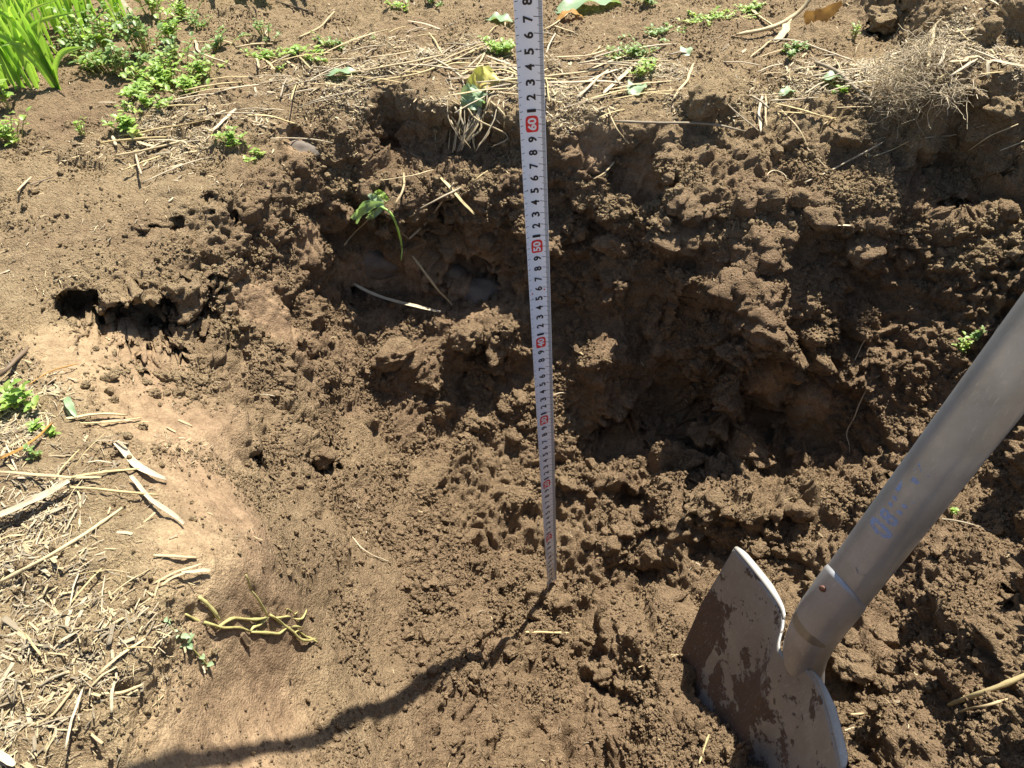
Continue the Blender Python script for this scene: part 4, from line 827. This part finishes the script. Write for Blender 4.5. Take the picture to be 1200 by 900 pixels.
# thin live roots hanging in the pit
for pl, wd, lab in (([(1030,440),(1012,462,.003),(1000,490,.004),(995,532)], 1.7, 'thin brown root hanging in the shaded hollow left of the handle'), ([(1012,400),(1005,420,.003),(988,440)], 1.2, 'short forked root above the hanging root'),
                    ([(945,172,.002),(962,192,.004),(975,205)], 1.2, 'fine root below the dropping straw'), ([(893,215),(905,200,.003),(918,203,.004),(922,213)], 1.6, 'curled pale root arching over the dark clods')):
    o = strand('root', ground_path(pl, .001, False, 14), wd/1000, wd/1100, M_ROOT, n=22, kseg=6, taper=(.9, .3), wob=.02); tag(o, lab, 'root')

# sheaf of straw ends hanging over the back rim left of the tape
c0, _ = cast(548, 125); sheaf = empty('straw_sheaf', c0, 'tuft of dry straw hanging over the back rim left of the tape', 'straw tuft')
SH = [(530,98,535,150),(536,100,540,166),(524,118,533,165),(545,108,548,160),(556,112,546,170),(560,120,543,168),(566,118,552,162),(540,120,537,150),(533,125,541,148),(570,130,556,160),(576,142,562,172),(581,150,577,172),(520,112,546,128),(550,128,560,140),(545,135,541,172),(562,135,550,166),(574,118,585,150),(528,140,534,176)]+[(R.gauss(548, 14), R.uniform(96, 122), R.gauss(546, 10), R.uniform(140, 178)) for _ in range(16)]
SH += [(R.gauss(550, 18), R.uniform(80, 125), R.gauss(548, 17), R.uniform(125, 182)) for _ in range(22)]
for (xa, ya, xb, yb) in SH:
    A_, _n = cast(xa, ya); B_, _n2 = cast(xb, yb); va = unit(CAM-A_); 
    if np.dot(B_-CAM, cF) > np.dot(A_-CAM, cF): B_ = CAM+(B_-CAM)*(np.dot(A_-CAM, cF)/np.dot(B_-CAM, cF))
    j = R.uniform(.001, .007); P = [A_+va*j, (A_+B_)/2+va*(j+R.uniform(0, .012))+np.array([R.gauss(0, .006), 0, 0]), B_+va*j+np.array([R.gauss(0, .006), 0, 0])]
    o = strand('straw', P, R.uniform(.7, 2.7)/1000, R.uniform(.3, 1.2)/1000, R.choice([M_STRAW, M_STRAWW, M_STRAW, M_GREY]), n=9, kseg=6, taper=(.9, .8), wob=.01, up=va); adopt(o, sheaf)

LMK = [('tape', 620, 90), ('torn leaf', 553, 110), ('creeping weed', 745, 75), ('rim earth lump', 830, 110), ('root tangle', 1070, 95), ('thick grey stem', 995, 100), ('green creeper row', 345, 62), ('bright weed', 592, 66), ('largest weed mat', 190, 100),
       ('mossy creeper', 272, 168), ('loose straw pile', 185, 165), ('dark stick', 15, 430), ('orange leaf', 30, 520), ('broad reed blade', 40, 588), ('twisted bleached leaf', 165, 545), ('long straight stem', 70, 645), ('withered vine', 300, 720),
       ('wilted seedling', 215, 752), ('left edge', 0, 760), ('left edge', 0, 690), ('lower left corner', 40, 870), ('bottom edge', 150, 880), ('shovel handle', 1040, 620), ('foot of the tape', 640, 690), ('shovel blade', 860, 760), ('two dark clods', 950, 245), ('left slope', 330, 480), ('smooth cut', 345, 170), ('hanging straws', 895, 135), ('grey hollow', 480, 330)]
def describe(A_, B_, o, where):
    def pr(q): d_ = q-CAM; return 600+F*d_.dot(cR)/d_.dot(cF), 450+F*d_.dot(cD)/d_.dot(cF)
    (xa, ya), (xb, yb) = sorted((pr(A_), pr(B_))); L = math.hypot(xb-xa, yb-ya); an = math.degrees(math.atan2(ya-yb, xb-xa+1e-6)); mx, my = (xa+xb)/2, (ya+yb)/2
    ln = 'long' if L > 62 else 'medium' if L > 36 else 'short' if L > 18 else 'tiny'
    cl = {'bleached straw': 'pale brown', 'white weathered straw': 'whitish', 'yellow straw': 'golden', 'grey weathered stem': 'grey'}[o.data.materials[0].name]
    di = 'lying level' if abs(an) < 9 else 'rising slightly to the right' if 0 < an < 30 else 'rising steeply to the right' if an >= 30 else 'falling slightly to the right' if an > -30 else 'falling steeply to the right'
    nm, lx, ly = min(LMK, key=lambda k: math.hypot(mx-k[1], my-k[2])); sd_ = ('left of' if mx < lx-14 else 'right of' if mx > lx+14 else 'above' if my < ly else 'below') if 'edge' not in nm and 'corner' not in nm else 'near'
    return '%s %s straw %s %s the %s' % (ln, cl, di, sd_, nm)
# random loose stems in the litter: individuals, told apart only by where they lie
def loose(n, spots, label, group, wr=(1.0, 2.6), lr=(.018, .07), mats=(M_STRAW, M_STRAWW, M_YEL, M_GREY)):
    for _ in range(n):
        sx, sy, sr = R.choice(spots); px, py = R.gauss(sx, sr), R.gauss(sy, sr*.6)
        if not (-10 < px < 1210 and -5 < py < 905): continue
        h_, n_ = cast(px, py); 
        if n_[2] < .55: continue
        an = R.uniform(0, math.pi) if R.random() < .4 else R.gauss(.35, .45); L = R.uniform(*lr); dv_ = np.array([math.cos(an), math.sin(an), R.gauss(0, .07)]); Pm = h_+np.array([0, 0, .002])
        A_, B_ = Pm-dv_*L/2, Pm+dv_*L/2; ga = [down(*(A_+(B_-A_)*t)[:2])-(A_+(B_-A_)*t)[2] for t in (.05, .3, .6, .95)]; up_ = np.clip(max(ga)+.0005, 0, .012)
        wd = R.uniform(*wr)/1000; o = strand('straw', [A_+[0, 0, up_], (A_+B_)/2+[0, 0, up_+.002], B_+[0, 0, up_]], wd, wd*R.choice([.3, .8]), R.choice(mats), n=8, kseg=6, taper=(.85, .7), wob=.007); tag(o, describe(A_, B_, o, label), 'straw', group)
loose(26, [(60,560,40),(60,640,50),(110,690,30),(130,520,25)], 'dry straw lying loose in the littered bank at the lower left', 'straws on the littered left bank', (.6, 1.5), (.012, .04))
loose(90, [(450,75,45),(520,70,40),(560,95,25),(680,90,40),(740,100,30),(590,90,15)], 'dry straw lying loose on the far rim around the tape', 'straws on the far rim', (1.6, 3.6), (.03, .11))
loose(34, [(200,160,35),(270,125,30),(320,110,30),(340,90,30)], 'dry straw lying loose between the weeds and the left rim', 'straws at the left rim', (1.6, 3.4), (.03, .09))
loose(34, [(940,120,40),(1000,115,30),(980,85,30),(1130,85,25)], 'dry straw lying loose around the root tangle on the right', 'straws around the root tangle', (1.4, 3.2), (.02, .08))
loose(14, [(200,690,45),(170,800,50),(110,850,40)], 'short straw scrap on the trodden soil at the bottom left', 'straw scraps at the bottom left', (.8, 2), (.01, .035))
loose(9, [(500,450,180),(700,600,150),(1080,300,90),(300,400,80)], 'tiny pale straw scrap on the dug soil of the pit', 'straw scraps in the pit', (.7, 1.4), (.008, .022), (M_STRAWW, M_STRAW))

# chopped straw and fibres: nobody could count them
var = []
for i in range(8):
    L = 1.0; P = [np.array([-.5, 0, 0]), np.array([0, R.uniform(-.04, .04), R.uniform(0, .03)]), np.array([.5, R.uniform(-.05, .05), R.uniform(-.02, .05)])]
    o = strand('bit', P, R.choice((.035, .06, .09, .15)), R.uniform(.015, .04), [M_STRAW, M_GREY, M_STRAW, M_ROOT, M_GREY, M_STRAW, M_ROOT, M_STRAWW][i], n=7, kseg=6, taper=(1, .9), wob=.006); var.append(o.data); bpy.data.objects.remove(o)
NL = 26000
wl = inv_*(flit**1.3+.004*fpit+.02*(1-fpit))*np.clip((fn[:, 2]-.3)*2, .02, 1)*(1-.6*fsm)*np.clip(.3+1.6*vnoise(fc, 18, 301), .04, 2)
k = pick(NL, wl); ln = np.exp(rng.normal(math.log(.0062), .45, NL)); ln = np.clip(ln, .002, .018)*np.where(fpit[k] > .6, .8, 1)
yaw = rng.random(NL)*6.28; rot = np.c_[rng.normal(0, .2, NL), rng.normal(0, .22, NL)-np.arcsin(np.clip(fn[k, 0], -.8, .8))*0, yaw]
ls = scatter('chopped_straw', var, fc[k]+fn[k]*.0012, rot, np.c_[ln, ln*rng.uniform(.6, 1.4, NL), ln*.9], rng.integers(0, 8, NL)); tag(ls, 'chopped straw and dry fibres trodden into the soil', kind='stuff')

# root tangle on the right bank
c0, _ = cast(1070, 105); rt = empty('root_tangle', c0, 'dense tangle of dry fine roots on the right bank', 'root clump')
vs, fs = [], []
def fibre(P, r, ks=3):
    b = len(vs)
    for i, q in enumerate(P):
        T_ = unit(P[min(i+1, len(P)-1)]-P[max(i-1, 0)]+1e-9); s_ = unit(np.cross(T_, [.3, .2, 1])+1e-9); u_ = np.cross(s_, T_)
        for j in range(ks): an = 6.283*j/ks; vs.append(q+(s_*math.cos(an)+u_*math.sin(an))*r)
    for i in range(len(P)-1):
        for j in range(ks): fs.append((b+i*ks+j, b+i*ks+(j+1) % ks, b+(i+1)*ks+(j+1) % ks, b+(i+1)*ks+j))
RS = [(1042,108,.028,.024),(1065,85,.036,.032),(1092,75,.036,.028),(1080,112,.034,.024),(1108,108,.028,.018),(1055,128,.024,.012)]
for (px, py, rr_, hh) in RS:
    h_, n_ = cast(px, py)
    for _ in range(150):
        th, ph, rd = R.uniform(0, 6.283), R.uniform(0, 1.5), R.uniform(.55, 1.05); q = h_+np.array([math.cos(th)*math.cos(ph)*rr_*rd, math.sin(th)*math.cos(ph)*rr_*rd, math.sin(ph)*hh*rd]); P = [q]
        dv_ = unit(np.array([R.gauss(0, 1), R.gauss(0, 1), R.gauss(0, .7)]))
        for _k in range(6):
            dv_ = unit(dv_+np.array([R.gauss(0, .5), R.gauss(0, .5), R.gauss(-.05, .4)])); P.append(P[-1]+dv_*R.uniform(.003, .009))
        fibre(P, R.uniform(.0002, .00045))
o = mesh_obj('fine_roots', vs, fs, M_ROOT, tint=rng.random(len(vs))); tag(o, kind='stuff'); adopt(o, rt)
for _ in range(16):
    px, py = R.gauss(1075, 26), R.gauss(95, 20); h_, n_ = cast(px, py); q = h_+np.array([0, 0, R.uniform(.008, .03)]); dv_ = unit(np.array([R.gauss(0, 1), R.gauss(0, .7), R.gauss(.1, .4)])); P = [q]
    for _k in range(5): dv_ = unit(dv_+np.array([R.gauss(0, .35), R.gauss(0, .35), R.gauss(-.1, .3)])); P.append(P[-1]+dv_*R.uniform(.006, .014))
    adopt(strand('root', P, R.uniform(.8, 2.2)/1000, R.uniform(.7, 1.4)/1000, R.choice([M_STRAW, M_ROOT, M_GREY]), n=14, kseg=6, taper=(1, .3)), rt)
for pl, wd, m in (([(1087,85,.035),(1090,60,.045),(1093,35,.05),(1105,22,.05)], 4.6, M_STRAW), ([(1098,80,.035),(1106,65,.035),(1112,50,.03)], 4.0, M_STRAWW), ([(1112,75,.03),(1130,72,.02),(1145,68,.01)], 4.5, M_STRAW), ([(1118,40,.03),(1140,35,.02),(1150,30,.01)], 4.2, M_STRAW),
                  ([(1112,92,.03),(1130,80,.02),(1145,70,.01)], 3.8, M_STRAWW), ([(1060,45,.03),(1080,32,.04),(1095,22,.04)], 2.8, M_STRAWW), ([(1095,100,.03),(1105,90,.02),(1128,88,.01)], 3.2, M_YEL), ([(1050,120,.012),(1058,128,.012),(1062,120,.01)], 2.6, M_GREY), ([(1120,35,.03),(1135,50,.02)], 2.6, M_YEL)):
    P = [];
    for q in pl: h_, n_ = cast(q[0], q[1]); P.append(h_+unit(CAM-h_)*q[2]*.6+np.array([0, 0, .002]))
    adopt(strand('dry_stem', P, wd/1000, wd*.6/1000, m, n=12, kseg=8, wob=.02), rt)

# withered vine on the lower left bank
c0, _ = cast(300, 715); vine = empty('withered_vine', c0, 'withered yellow green vine sprawling on the edge of the left bank', 'vine')
for pl, wd in (([(210,707,.004),(222,720,.002),(245,724,.004),(290,735,.003)], 2.0), ([(245,724,.004),(275,712,.005),(305,706,.006)], 2.2), ([(305,706,.006),(296,688,.010),(286,674,.014)], 1.6), ([(305,706,.006),(300,720,.004),(290,735,.003)], 2.2),
               ([(290,735,.003),(320,730,.004),(348,723,.006)], 2.4), ([(308,704,.006),(322,716,.004),(336,730,.003),(370,748,.001)], 2.4), ([(312,708,.006),(335,712,.003),(356,711,.003)], 1.8), ([(332,709,.003),(341,703,.006)], 1.2), ([(230,698,.002),(245,706,.004),(250,715,.002)], 2.4), ([(336,730,.003),(352,736,.003),(372,755,.001)], 1.7)):
    adopt(strand('stem', ground_path(pl, .0015, False, 10), wd*1.15/1000, wd*.9/1000, M_VINE if wd < 2.3 else M_VINE, n=14, kseg=7, taper=(.8, .6), wob=.015, node=2), vine)
adopt(strand('dead_leaf', ground_path([(280,738,.002),(287,748,.004),(292,755)], .001, False, 8), .0045, .0012, M_BROWN, n=8, kseg=6), vine)

# ------------------------------------------------------------------ leaves and plants
def leaf_strip(pts, wd, fold=.25, n=9, prof=None, up=(0, 0, 1), wave=0.0, ph=0.0):
    P, L = resample(pts, n); V_, F_, UV = [], [], []; up = np.asarray(up, dtype=float)
    for i in range(n):
        a_ = i/(n-1); T_ = unit(P[min(i+1, n-1)]-P[max(i-1, 0)]+1e-9); s_ = np.cross(T_, up); s_ = unit(s_) if np.linalg.norm(s_) > 1e-3 else np.array([1., 0, 0]); u_ = np.cross(s_, T_)
        k_ = prof(a_) if prof else math.sin(math.pi*(a_*.92+.08)**.7)
        for j, t in enumerate((-1, -.5, 0, .5, 1)):
            V_.append(P[i]+s_*(t*wd*.5*k_)+u_*(abs(t)*fold*wd*.5*k_+wave*wd*k_*math.sin(a_*14+ph+t*2)*abs(t))); UV.append((a_*L, (t+1)*.5*wd))
    for i in range(n-1):
        for j in range(4): F_.append((i*5+j, i*5+j+1, (i+1)*5+j+1, (i+1)*5+j))
    return V_, F_, UV
def blade_prof(a): return min(1, .55+a*1.6)*(1 if a < .45 else max(0, 1-((a-.45)/.55)**1.7))+.02
def grass_tuft(px, py, blades, label, base=None, group='green grass tufts'):
    h_, n_ = cast(px, py) if base is None else (np.array(base), None); t = empty('grass_tuft', h_, label, 'grass tuft', group)
    for (dx, dy, ht, lean, wd) in blades:                    # lean: sideways, forward reach of the tip in m
        A_ = h_+np.array([dx, dy, -.003]); lx, ly = lean; up_ = np.array([0, 0, ht])
        P = [A_, A_+up_*.45+np.array([lx, ly, 0])*.12, A_+up_*.85+np.array([lx, ly, 0])*.45, A_+up_*(1.0 if R.random() < .6 else .86)+np.array([lx, ly, 0])]
        v, f, uv = leaf_strip(P, wd, .45, 13, blade_prof, up=unit(np.array([lx*.4+R.gauss(0, .3), -1+ly, .5])), wave=.03)
        o = mesh_obj('blade', v, f, M_GRASS, tint=np.full(len(v), R.random()), uv=uv); adopt(o, t)
    return t
def rb(n, ht, wd, spread=.02, lx=0, ly=0):
    return [(R.gauss(0, spread), R.gauss(0, spread), R.uniform(.7, 1.15)*ht, (R.gauss(lx, ht*.35), R.gauss(ly, ht*.22)), R.uniform(.4, .8)*wd) for _ in range(n+4)]
grass_tuft(68, 104, [(0,0,.135,(-.015,.0),.010),(0,0,.12,(.0,-.02),.009),(.003,0,.115,(-.05,-.01),.011),(0,.002,.06,(.062,-.005),.010),(-.003,0,.09,(-.085,-.01),.010),(0,0,.10,(.02,.01),.009),(0,0,.08,(-.035,-.03),.008)], 'tall bright grass tuft standing alone on its own shadow at the upper left')
grass_tuft(28, 104, rb(9, .14, .011, .012, -.01), 'broad grass tuft left of the tall one near the left edge')
grass_tuft(5, 100, rb(9, .13, .011, .012, .0), 'grass tuft at the very left edge of the top')
grass_tuft(40, 70, rb(8, .13, .009, .015), 'grass tuft behind the tall one')
grass_tuft(10, 45, rb(9, .14, .010, .02), 'grass tuft in the top left corner')
grass_tuft(82, 30, rb(6, .09, .009, .012, .02), 'small grass tuft above the weeds at the top left')
for gx_, gy_, gn, gl in ((58,72,9,'grass tuft right behind the tall tuft'),(62,36,9,'dense grass tuft in the middle of the top left grass'),(98,52,6,'small grass tuft between the grass and the weeds'),(112,12,8,'grass tuft at the top edge left of the cane'),(40,12,9,'grass tuft at the top edge near the left corner'),(0,70,9,'grass tuft cut by the left edge'),(24,45,8,'grass tuft behind the broad one'),(78,8,8,'grass tuft at the top edge above the small tuft')):
    grass_tuft(gx_, gy_, rb(gn, .12, .010, .014), gl)
grass_tuft(142, 24, [(0,0,.08,(-.04,-.0),.011),(.01,0,.09,(-.02,.0),.011),(-.01,0,.07,(-.08,0),.009),(0,0,.075,(.02,.0),.010)], 'grass tuft growing over the thick cut cane')
for px, nb, lab in ((228, 2, 'grass leaves drooping into view at the top beside the cane'), (262, 2, 'pair of grass leaves drooping into view at the top left'), (303, 4, 'grass leaves drooping into view in front of the dark twig'), (324, 4, 'thick bunch of grass leaves drooping at the top left of centre'), (368, 2, 'single drooping grass leaf left of the tape at the top')):
    b_ = pix(px, -25, .42); t = empty('grass_tuft', b_+np.array([0, .03, 0]), lab, 'grass tuft', 'green grass tufts')
    for q in range(nb):
        e_, _n = cast(px+R.uniform(-8, 8), R.uniform(8, 16)); A_ = b_+np.array([R.gauss(0, .01), .03, 0]); P = [A_, A_+np.array([0, -.012, .07]), (A_+e_)/2+np.array([0, -.01, .085]), e_+np.array([0, -.0, .022])]
        v, f, uv = leaf_strip(P, .011, .4, 13, blade_prof); adopt(mesh_obj('blade', v, f, M_GRASS, tint=np.full(len(v), R.random()), uv=uv), t)
def weed(px, py, rad, nst, hgt, lsz, label, m=M_WEED, cat='weed', group='small leafy weeds', name='weed', squash=.7, nl=5):
    h_, n_ = cast(px, py); t = empty(name, h_, label, cat, group); LV, LF, TN, UVs = [], [], [], []; sv = []
    for i in range(nst):
        th = R.uniform(0, 6.283); rd = rad*min(1.5, abs(R.gauss(0, .62))); bx, by = h_[0]+math.cos(th)*rd*.5, h_[1]+math.sin(th)*rd*squash*.5
        ex, ey = h_[0]+math.cos(th)*rd, h_[1]+math.sin(th)*rd*squash; gz = down(ex, ey)
        if abs(gz-h_[2]) > .06: gz = h_[2]
        hh = hgt*R.uniform(.4, 1.1); A_ = np.array([bx, by, min(down(bx, by), h_[2]+.02)]); B_ = np.array([ex, ey, gz+hh]); sv.append([A_, (A_+B_)/2+[0, 0, hh*.25], B_])
        for k in range(nl):
            a_ = .35+.65*(k/(max(1, nl-1))); c_ = A_+(B_-A_)*a_+np.array([0, 0, .15*hh]); th2 = k*2.4+i+R.uniform(-.4, .4); L = lsz*R.choice((.45, .6, .8, .95, 1.15)); dv_ = np.array([math.cos(th2), math.sin(th2), R.uniform(-.05, .6)])
            v, f, uv = leaf_strip([c_, c_+dv_*L*.5+[0, 0, L*.12], c_+dv_*L], L*R.uniform(.5, .75), .25, 5, lambda q: math.sin(math.pi*min(1, .12+q*.86))**.8, wave=.1, ph=R.random()*6)
            b = len(LV); LV += v; LF += [tuple(x+b for x in q) for q in f]; UVs += uv; TN += [R.random()]*len(v)
    o = mesh_obj('leaves', LV, LF, m, tint=TN, uv=UVs); adopt(o, t)
    if nst*nl > 30: o['kind'] = 'stuff'
    global vs, fs
    vs, fs = [], []
    for P in sv: fibre([np.asarray(q) for q in P], .0007, 4)
    adopt(mesh_obj('stems', vs, fs, M_VINE, tint=np.zeros(len(vs))), t); return t
W = [
 (192,100,.062,46,.022,.011,'largest mat of leafy weeds at the upper left'), (150,90,.035,16,.035,.012,'leafy weed at the left of the largest mat'), (172,62,.035,14,.06,.014,'upright leafy weed behind the largest mat'), (205,75,.04,18,.03,.012,'leafy weed at the back of the largest mat'),
 (120,62,.04,14,.05,.014,'upright weed between the grass and the large mat'), (95,70,.035,14,.035,.012,'weed growing right beside the tall grass tuft'), (105,45,.04,12,.04,.013,'weed growing behind the tall grass tuft'), (180,22,.04,12,.05,.013,'weed right of the thick cut cane'),
 (215,18,.05,12,.02,.010,'sparse weed near the top edge left of centre'), (235,35,.04,10,.015,.009,'low sparse weed above the bent bleached stalk'), (172,125,.035,18,.012,.008,'small leaved creeper in front of the largest mat'), (235,92,.035,14,.02,.010,'weed at the right end of the largest mat'),
 (135,85,.035,14,.03,.011,'weed left of the big mat behind the small seedling'),(165,112,.03,16,.015,.010,'front left part of the big leafy mat'),(222,108,.035,18,.015,.010,'front right part of the big leafy mat'),(90,50,.03,12,.04,.013,'weed standing behind the grass at its right edge'),(150,45,.03,12,.04,.012,'weed just below the thick cut cane'),(110,82,.03,12,.02,.011,'low weed between the tall tuft and the large mat'),(200,48,.035,12,.03,.011,'weed between the cane and the back of the mat'),(255,60,.03,9,.015,.009,'sparse weed right of the bent bleached stalk'),
 (150,152,.022,10,.012,.011,'small low weed beside the loose straw pile'), (96,160,.008,3,.018,.007,'tiny seedling alone on bare soil'), (12,168,.030,20,.022,.011,'rounded weed at the left edge'), (12,128,.018,5,.045,.017,'taller weed with broad leaves at the left edge'),
 (272,168,.022,14,.012,.008,'mossy creeper at the edge of the left rim'), (300,183,.014,5,.006,.008,'little creeper hanging below the mossy one'), (312,68,.045,16,.008,.008,'left part of the green creeper row beyond the rim'), (350,62,.045,18,.008,.009,'middle part of the green creeper row beyond the rim'), (395,55,.040,14,.008,.008,'right part of the green creeper row beyond the rim'),
 (312,42,.03,8,.02,.008,'low weed above the green creeper row'), (470,12,.03,8,.01,.010,'small weed at the top centre left'), (505,5,.03,8,.015,.010,'weed at the top edge left of the tape'), (592,64,.030,16,.015,.011,'bright weed directly left of the tape'),
 (742,66,.042,24,.010,.009,'creeping weed right of the tape on the far rim'), (752,88,.022,12,.014,.010,'lower end of the creeping weed right of the tape'), (770,40,.05,16,.006,.008,'thin creeper beyond the far rim'), (835,22,.07,30,.006,.008,'wide green creeper at the top right of the tape'), (880,14,.05,16,.006,.009,'right end of the wide green creeper'),
 (928,60,.022,8,.008,.009,'small weed in the shade of the withered leaf'), (925,70,.008,3,.01,.008,'bright seedling below the shaded weed'), (1000,47,.010,3,.025,.009,'single seedling left of the root tangle'), (985,108,.010,4,.004,.009,'bright bit of green beside the thick grey stem'), (760,5,.04,8,.012,.012,'weed at the top edge right of the tape'),
 (1125,413,.010,6,.014,.008,'bright green sprout in the soil beside the shovel handle'), (1143,395,.010,5,.008,.008,'smaller sprout above the bright green one'), (1115,603,.004,2,.010,.006,'tiny yellow green sprout on the grey twig'), (20,478,.018,9,.016,.010,'pale seedling in the litter below the dark stick'), (45,503,.008,3,.006,.007,'tiny green leaf in the left litter'), (62,508,.006,3,.004,.006,'tiny green leaf beside the orange leaf'), (45,535,.010,4,.008,.005,'fine feathery weed under the orange leaf'),
]
for (px, py, rad, ns, hg, ls_, lab) in W: weed(px, py, rad, int(ns*1.35)+1, hg, ls_*.85, lab, m=M_WEED2 if (px*7+py) % 5 < 2 else M_WEED, nl=R.choice((4, 5, 6)))
weed(215, 752, .014, 4, .001, .007, 'wilted green seedling lying on the left bank below the vine', M_PALE, 'seedling', name='seedling')
# single leaves
def one_leaf(px, py, L, wd, yaw, label, m, name='leaf', tilt=.03, lift=.003, curl=.005, fold=.2):
    h_, n_ = cast(px, py); dv_ = np.array([math.cos(yaw), math.sin(yaw), tilt]); c_ = h_+np.array([0, 0, lift])
    v, f, uv = leaf_strip([c_-dv_*L/2, c_+np.array([0, 0, curl]), c_+dv_*L/2], wd, fold, 15, lambda q: math.sin(math.pi*min(1, .06+q*.92))**.6*(1+.10*math.sin(q*23)), wave=.12, ph=yaw)
    o = mesh_obj(name, v, f, m, tint=np.full(len(v), R.random()), uv=uv); return tag(o, label, 'leaf')
one_leaf(690, 12, .12, .05, .35, 'large pale green leaf lying at the top beside the tape', M_PALE, curl=.012)
one_leaf(585, 27, .045, .028, -.3, 'small pale torn leaf left of the tape at the top', M_PALE)
one_leaf(745, 108, .035, .026, 1.2, 'pale round leaf at the end of the creeping weed', M_PALE)
one_leaf(803, 64, .026, .018, 1.4, 'small pale leaf left of the rim earth lump', M_PALE)
one_leaf(922, 112, .026, .014, .5, 'pale green leaf scrap above the hanging straws', M_PALE)
one_leaf(403, 90, .05, .016, .1, 'pale leaf lying at the left of the straw mat', M_PALE)
one_leaf(980, 96, .04, .022, -.2, 'grey green dried leaf under the thick grey stem', M_PALE)
one_leaf(668, 24, .045, .018, .2, 'crumpled orange brown leaf on bare soil right of the tape', M_ORANGE, 'dead_leaf', curl=.01)
one_leaf(85, 480, .03, .006, -.9, 'pale grass scrap in the left litter', M_PALE)
# torn leaf on the straw tuft at the rim
L_ph = {3: 1.3}
def hang_leaf(pl, wd, label, m, name):
    P = []
    for (x, y, l_) in pl: h_, n_ = cast(x, y); P.append(h_+unit(CAM-h_)*l_)
    z0 = min(np.dot(q-CAM, cF) for q in P); P = [CAM+(q-CAM)*((z0+.35*(np.dot(q-CAM, cF)-z0))/np.dot(q-CAM, cF)) for q in P]
    v, f, uv = leaf_strip(P, wd, .15, 13, lambda q: math.sin(math.pi*min(1, .12+q*.8))**.5*(1+.12*math.sin(q*17)), up=CAM-P[1], wave=.28, ph=L_ph[len(pl)]); o = mesh_obj(name, v, f, m, tint=np.full(len(v), .5), uv=uv); return tag(o, label, 'leaf')
hang_leaf([(578,84,.012),(565,96,.014),(550,104,.012)], .034, 'yellowing torn leaf lying on the straw tuft at the rim', M_YLEAF, 'leaf')
hang_leaf([(560,104,.008),(554,114,.012),(550,128,.008)], .032, 'blue green torn leaf hanging in front of the straw tuft', M_PALE, 'leaf')
# wilted seedling on the clump: two leaves and a long drooping stalk
c0, _ = cast(438, 243); sd = empty('wilted_seedling', c0, 'wilted green seedling with a long curved stalk above the grey hollow', 'seedling')
def pth(pl):
    P = []
    for (x, y, l_) in pl: h_, n_ = cast(x, y); P.append(h_+unit(CAM-h_)*l_)
    z0 = min(np.dot(q-CAM, cF) for q in P); return [CAM+(q-CAM)*((z0+.5*(np.dot(q-CAM, cF)-z0))/np.dot(q-CAM, cF)) for q in P]
adopt(strand('stalk', pth([(446,242,.01),(458,250,.012),(466,268,.012),(471,290,.01),(470,305,.008)]), .0030, .0028, leaf_material('green stalk', (.25, .42, .08), (.42, .58, .16), .2), n=18, kseg=8, taper=(.9, .5)), sd)
for pl, wd, m in (([(450,240,.012),(436,240,.015),(412,256,.010)], .011, M_PALE), ([(448,238,.012),(438,232,.014),(432,228,.010)], .011, M_PALE), ([(448,244,.01),(432,246,.012),(415,250,.010)], .007, M_WEED), ([(450,242,.01),(440,250,.01),(430,256,.01)], .008, M_PALE), ([(440,236,.016),(426,240,.014),(418,262,.010)], .007, M_PALE), ([(455,236,.012),(448,228,.014),(440,224,.010)], .008, M_WEED)):
    P = pth(pl); v, f, uv = leaf_strip(P, wd, .35, 11, lambda q: math.sin(math.pi*min(1, .1+q*.85))**.6, up=CAM-P[1], wave=.45, ph=pl[0][0]); adopt(mesh_obj('leaf', v, f, m, tint=np.full(len(v), R.random()), uv=uv), sd)
# withered stalk with an orange leaf at the top right
c0, _ = cast(925, 45); ws = empty('withered_stalk', c0, 'withered leaning stalk with one rust orange leaf beyond the right rim', 'withered plant')
bpt, _ = cast(862, 44); P = [bpt+[0, 0, .004]]
for (x, y, z_) in ((900, 33, .022), (925, 22, .045), (943, 8, .07), (955, -12, .10)):
    g_ = P[0]+(cR*((x-862)/F)*1.25); d_ = unit(cR*((x-600)/F)+cD*((y-450)/F)+cF); tt = (P[0][1]+.01*len(P)-CAM[1])/d_[1]; P.append(CAM+d_*tt)
adopt(strand('stalk', P, .0072, .0062, M_STRAW, n=20, kseg=9, taper=(.5, .9), wob=.01, node=4), ws)
P2 = [P[2]+np.array([.0, 0, .0]), P[2]+np.array([.012, -.004, -.03]), P[2]+np.array([.004, -.01, -.052])]; P2 = [P[2], P[2]*.5+np.array(cast(915, 46)[0])*.5, cast(908, 50)[0]]
adopt(strand('sheath', P2, .012, .004, M_STRAW, n=12, kseg=8, taper=(.8, .5), wob=.04), ws)
lp = []; 
for (x, y) in ((944, 28), (962, 20), (987, 3)):
    d_ = unit(cR*((x-600)/F)+cD*((y-450)/F)+cF); lp.append(CAM+d_*((P[3][1]-CAM[1])/d_[1]))
v, f, uv = leaf_strip(lp, .036, .12, 15, lambda q: (1-.8*q)*min(1, .7+q*3)*(1+.1*math.sin(q*19)), up=CAM-lp[1], wave=.10); adopt(mesh_obj('leaf', v, f, M_ORANGE, tint=np.full(len(v), .3), uv=uv), ws)
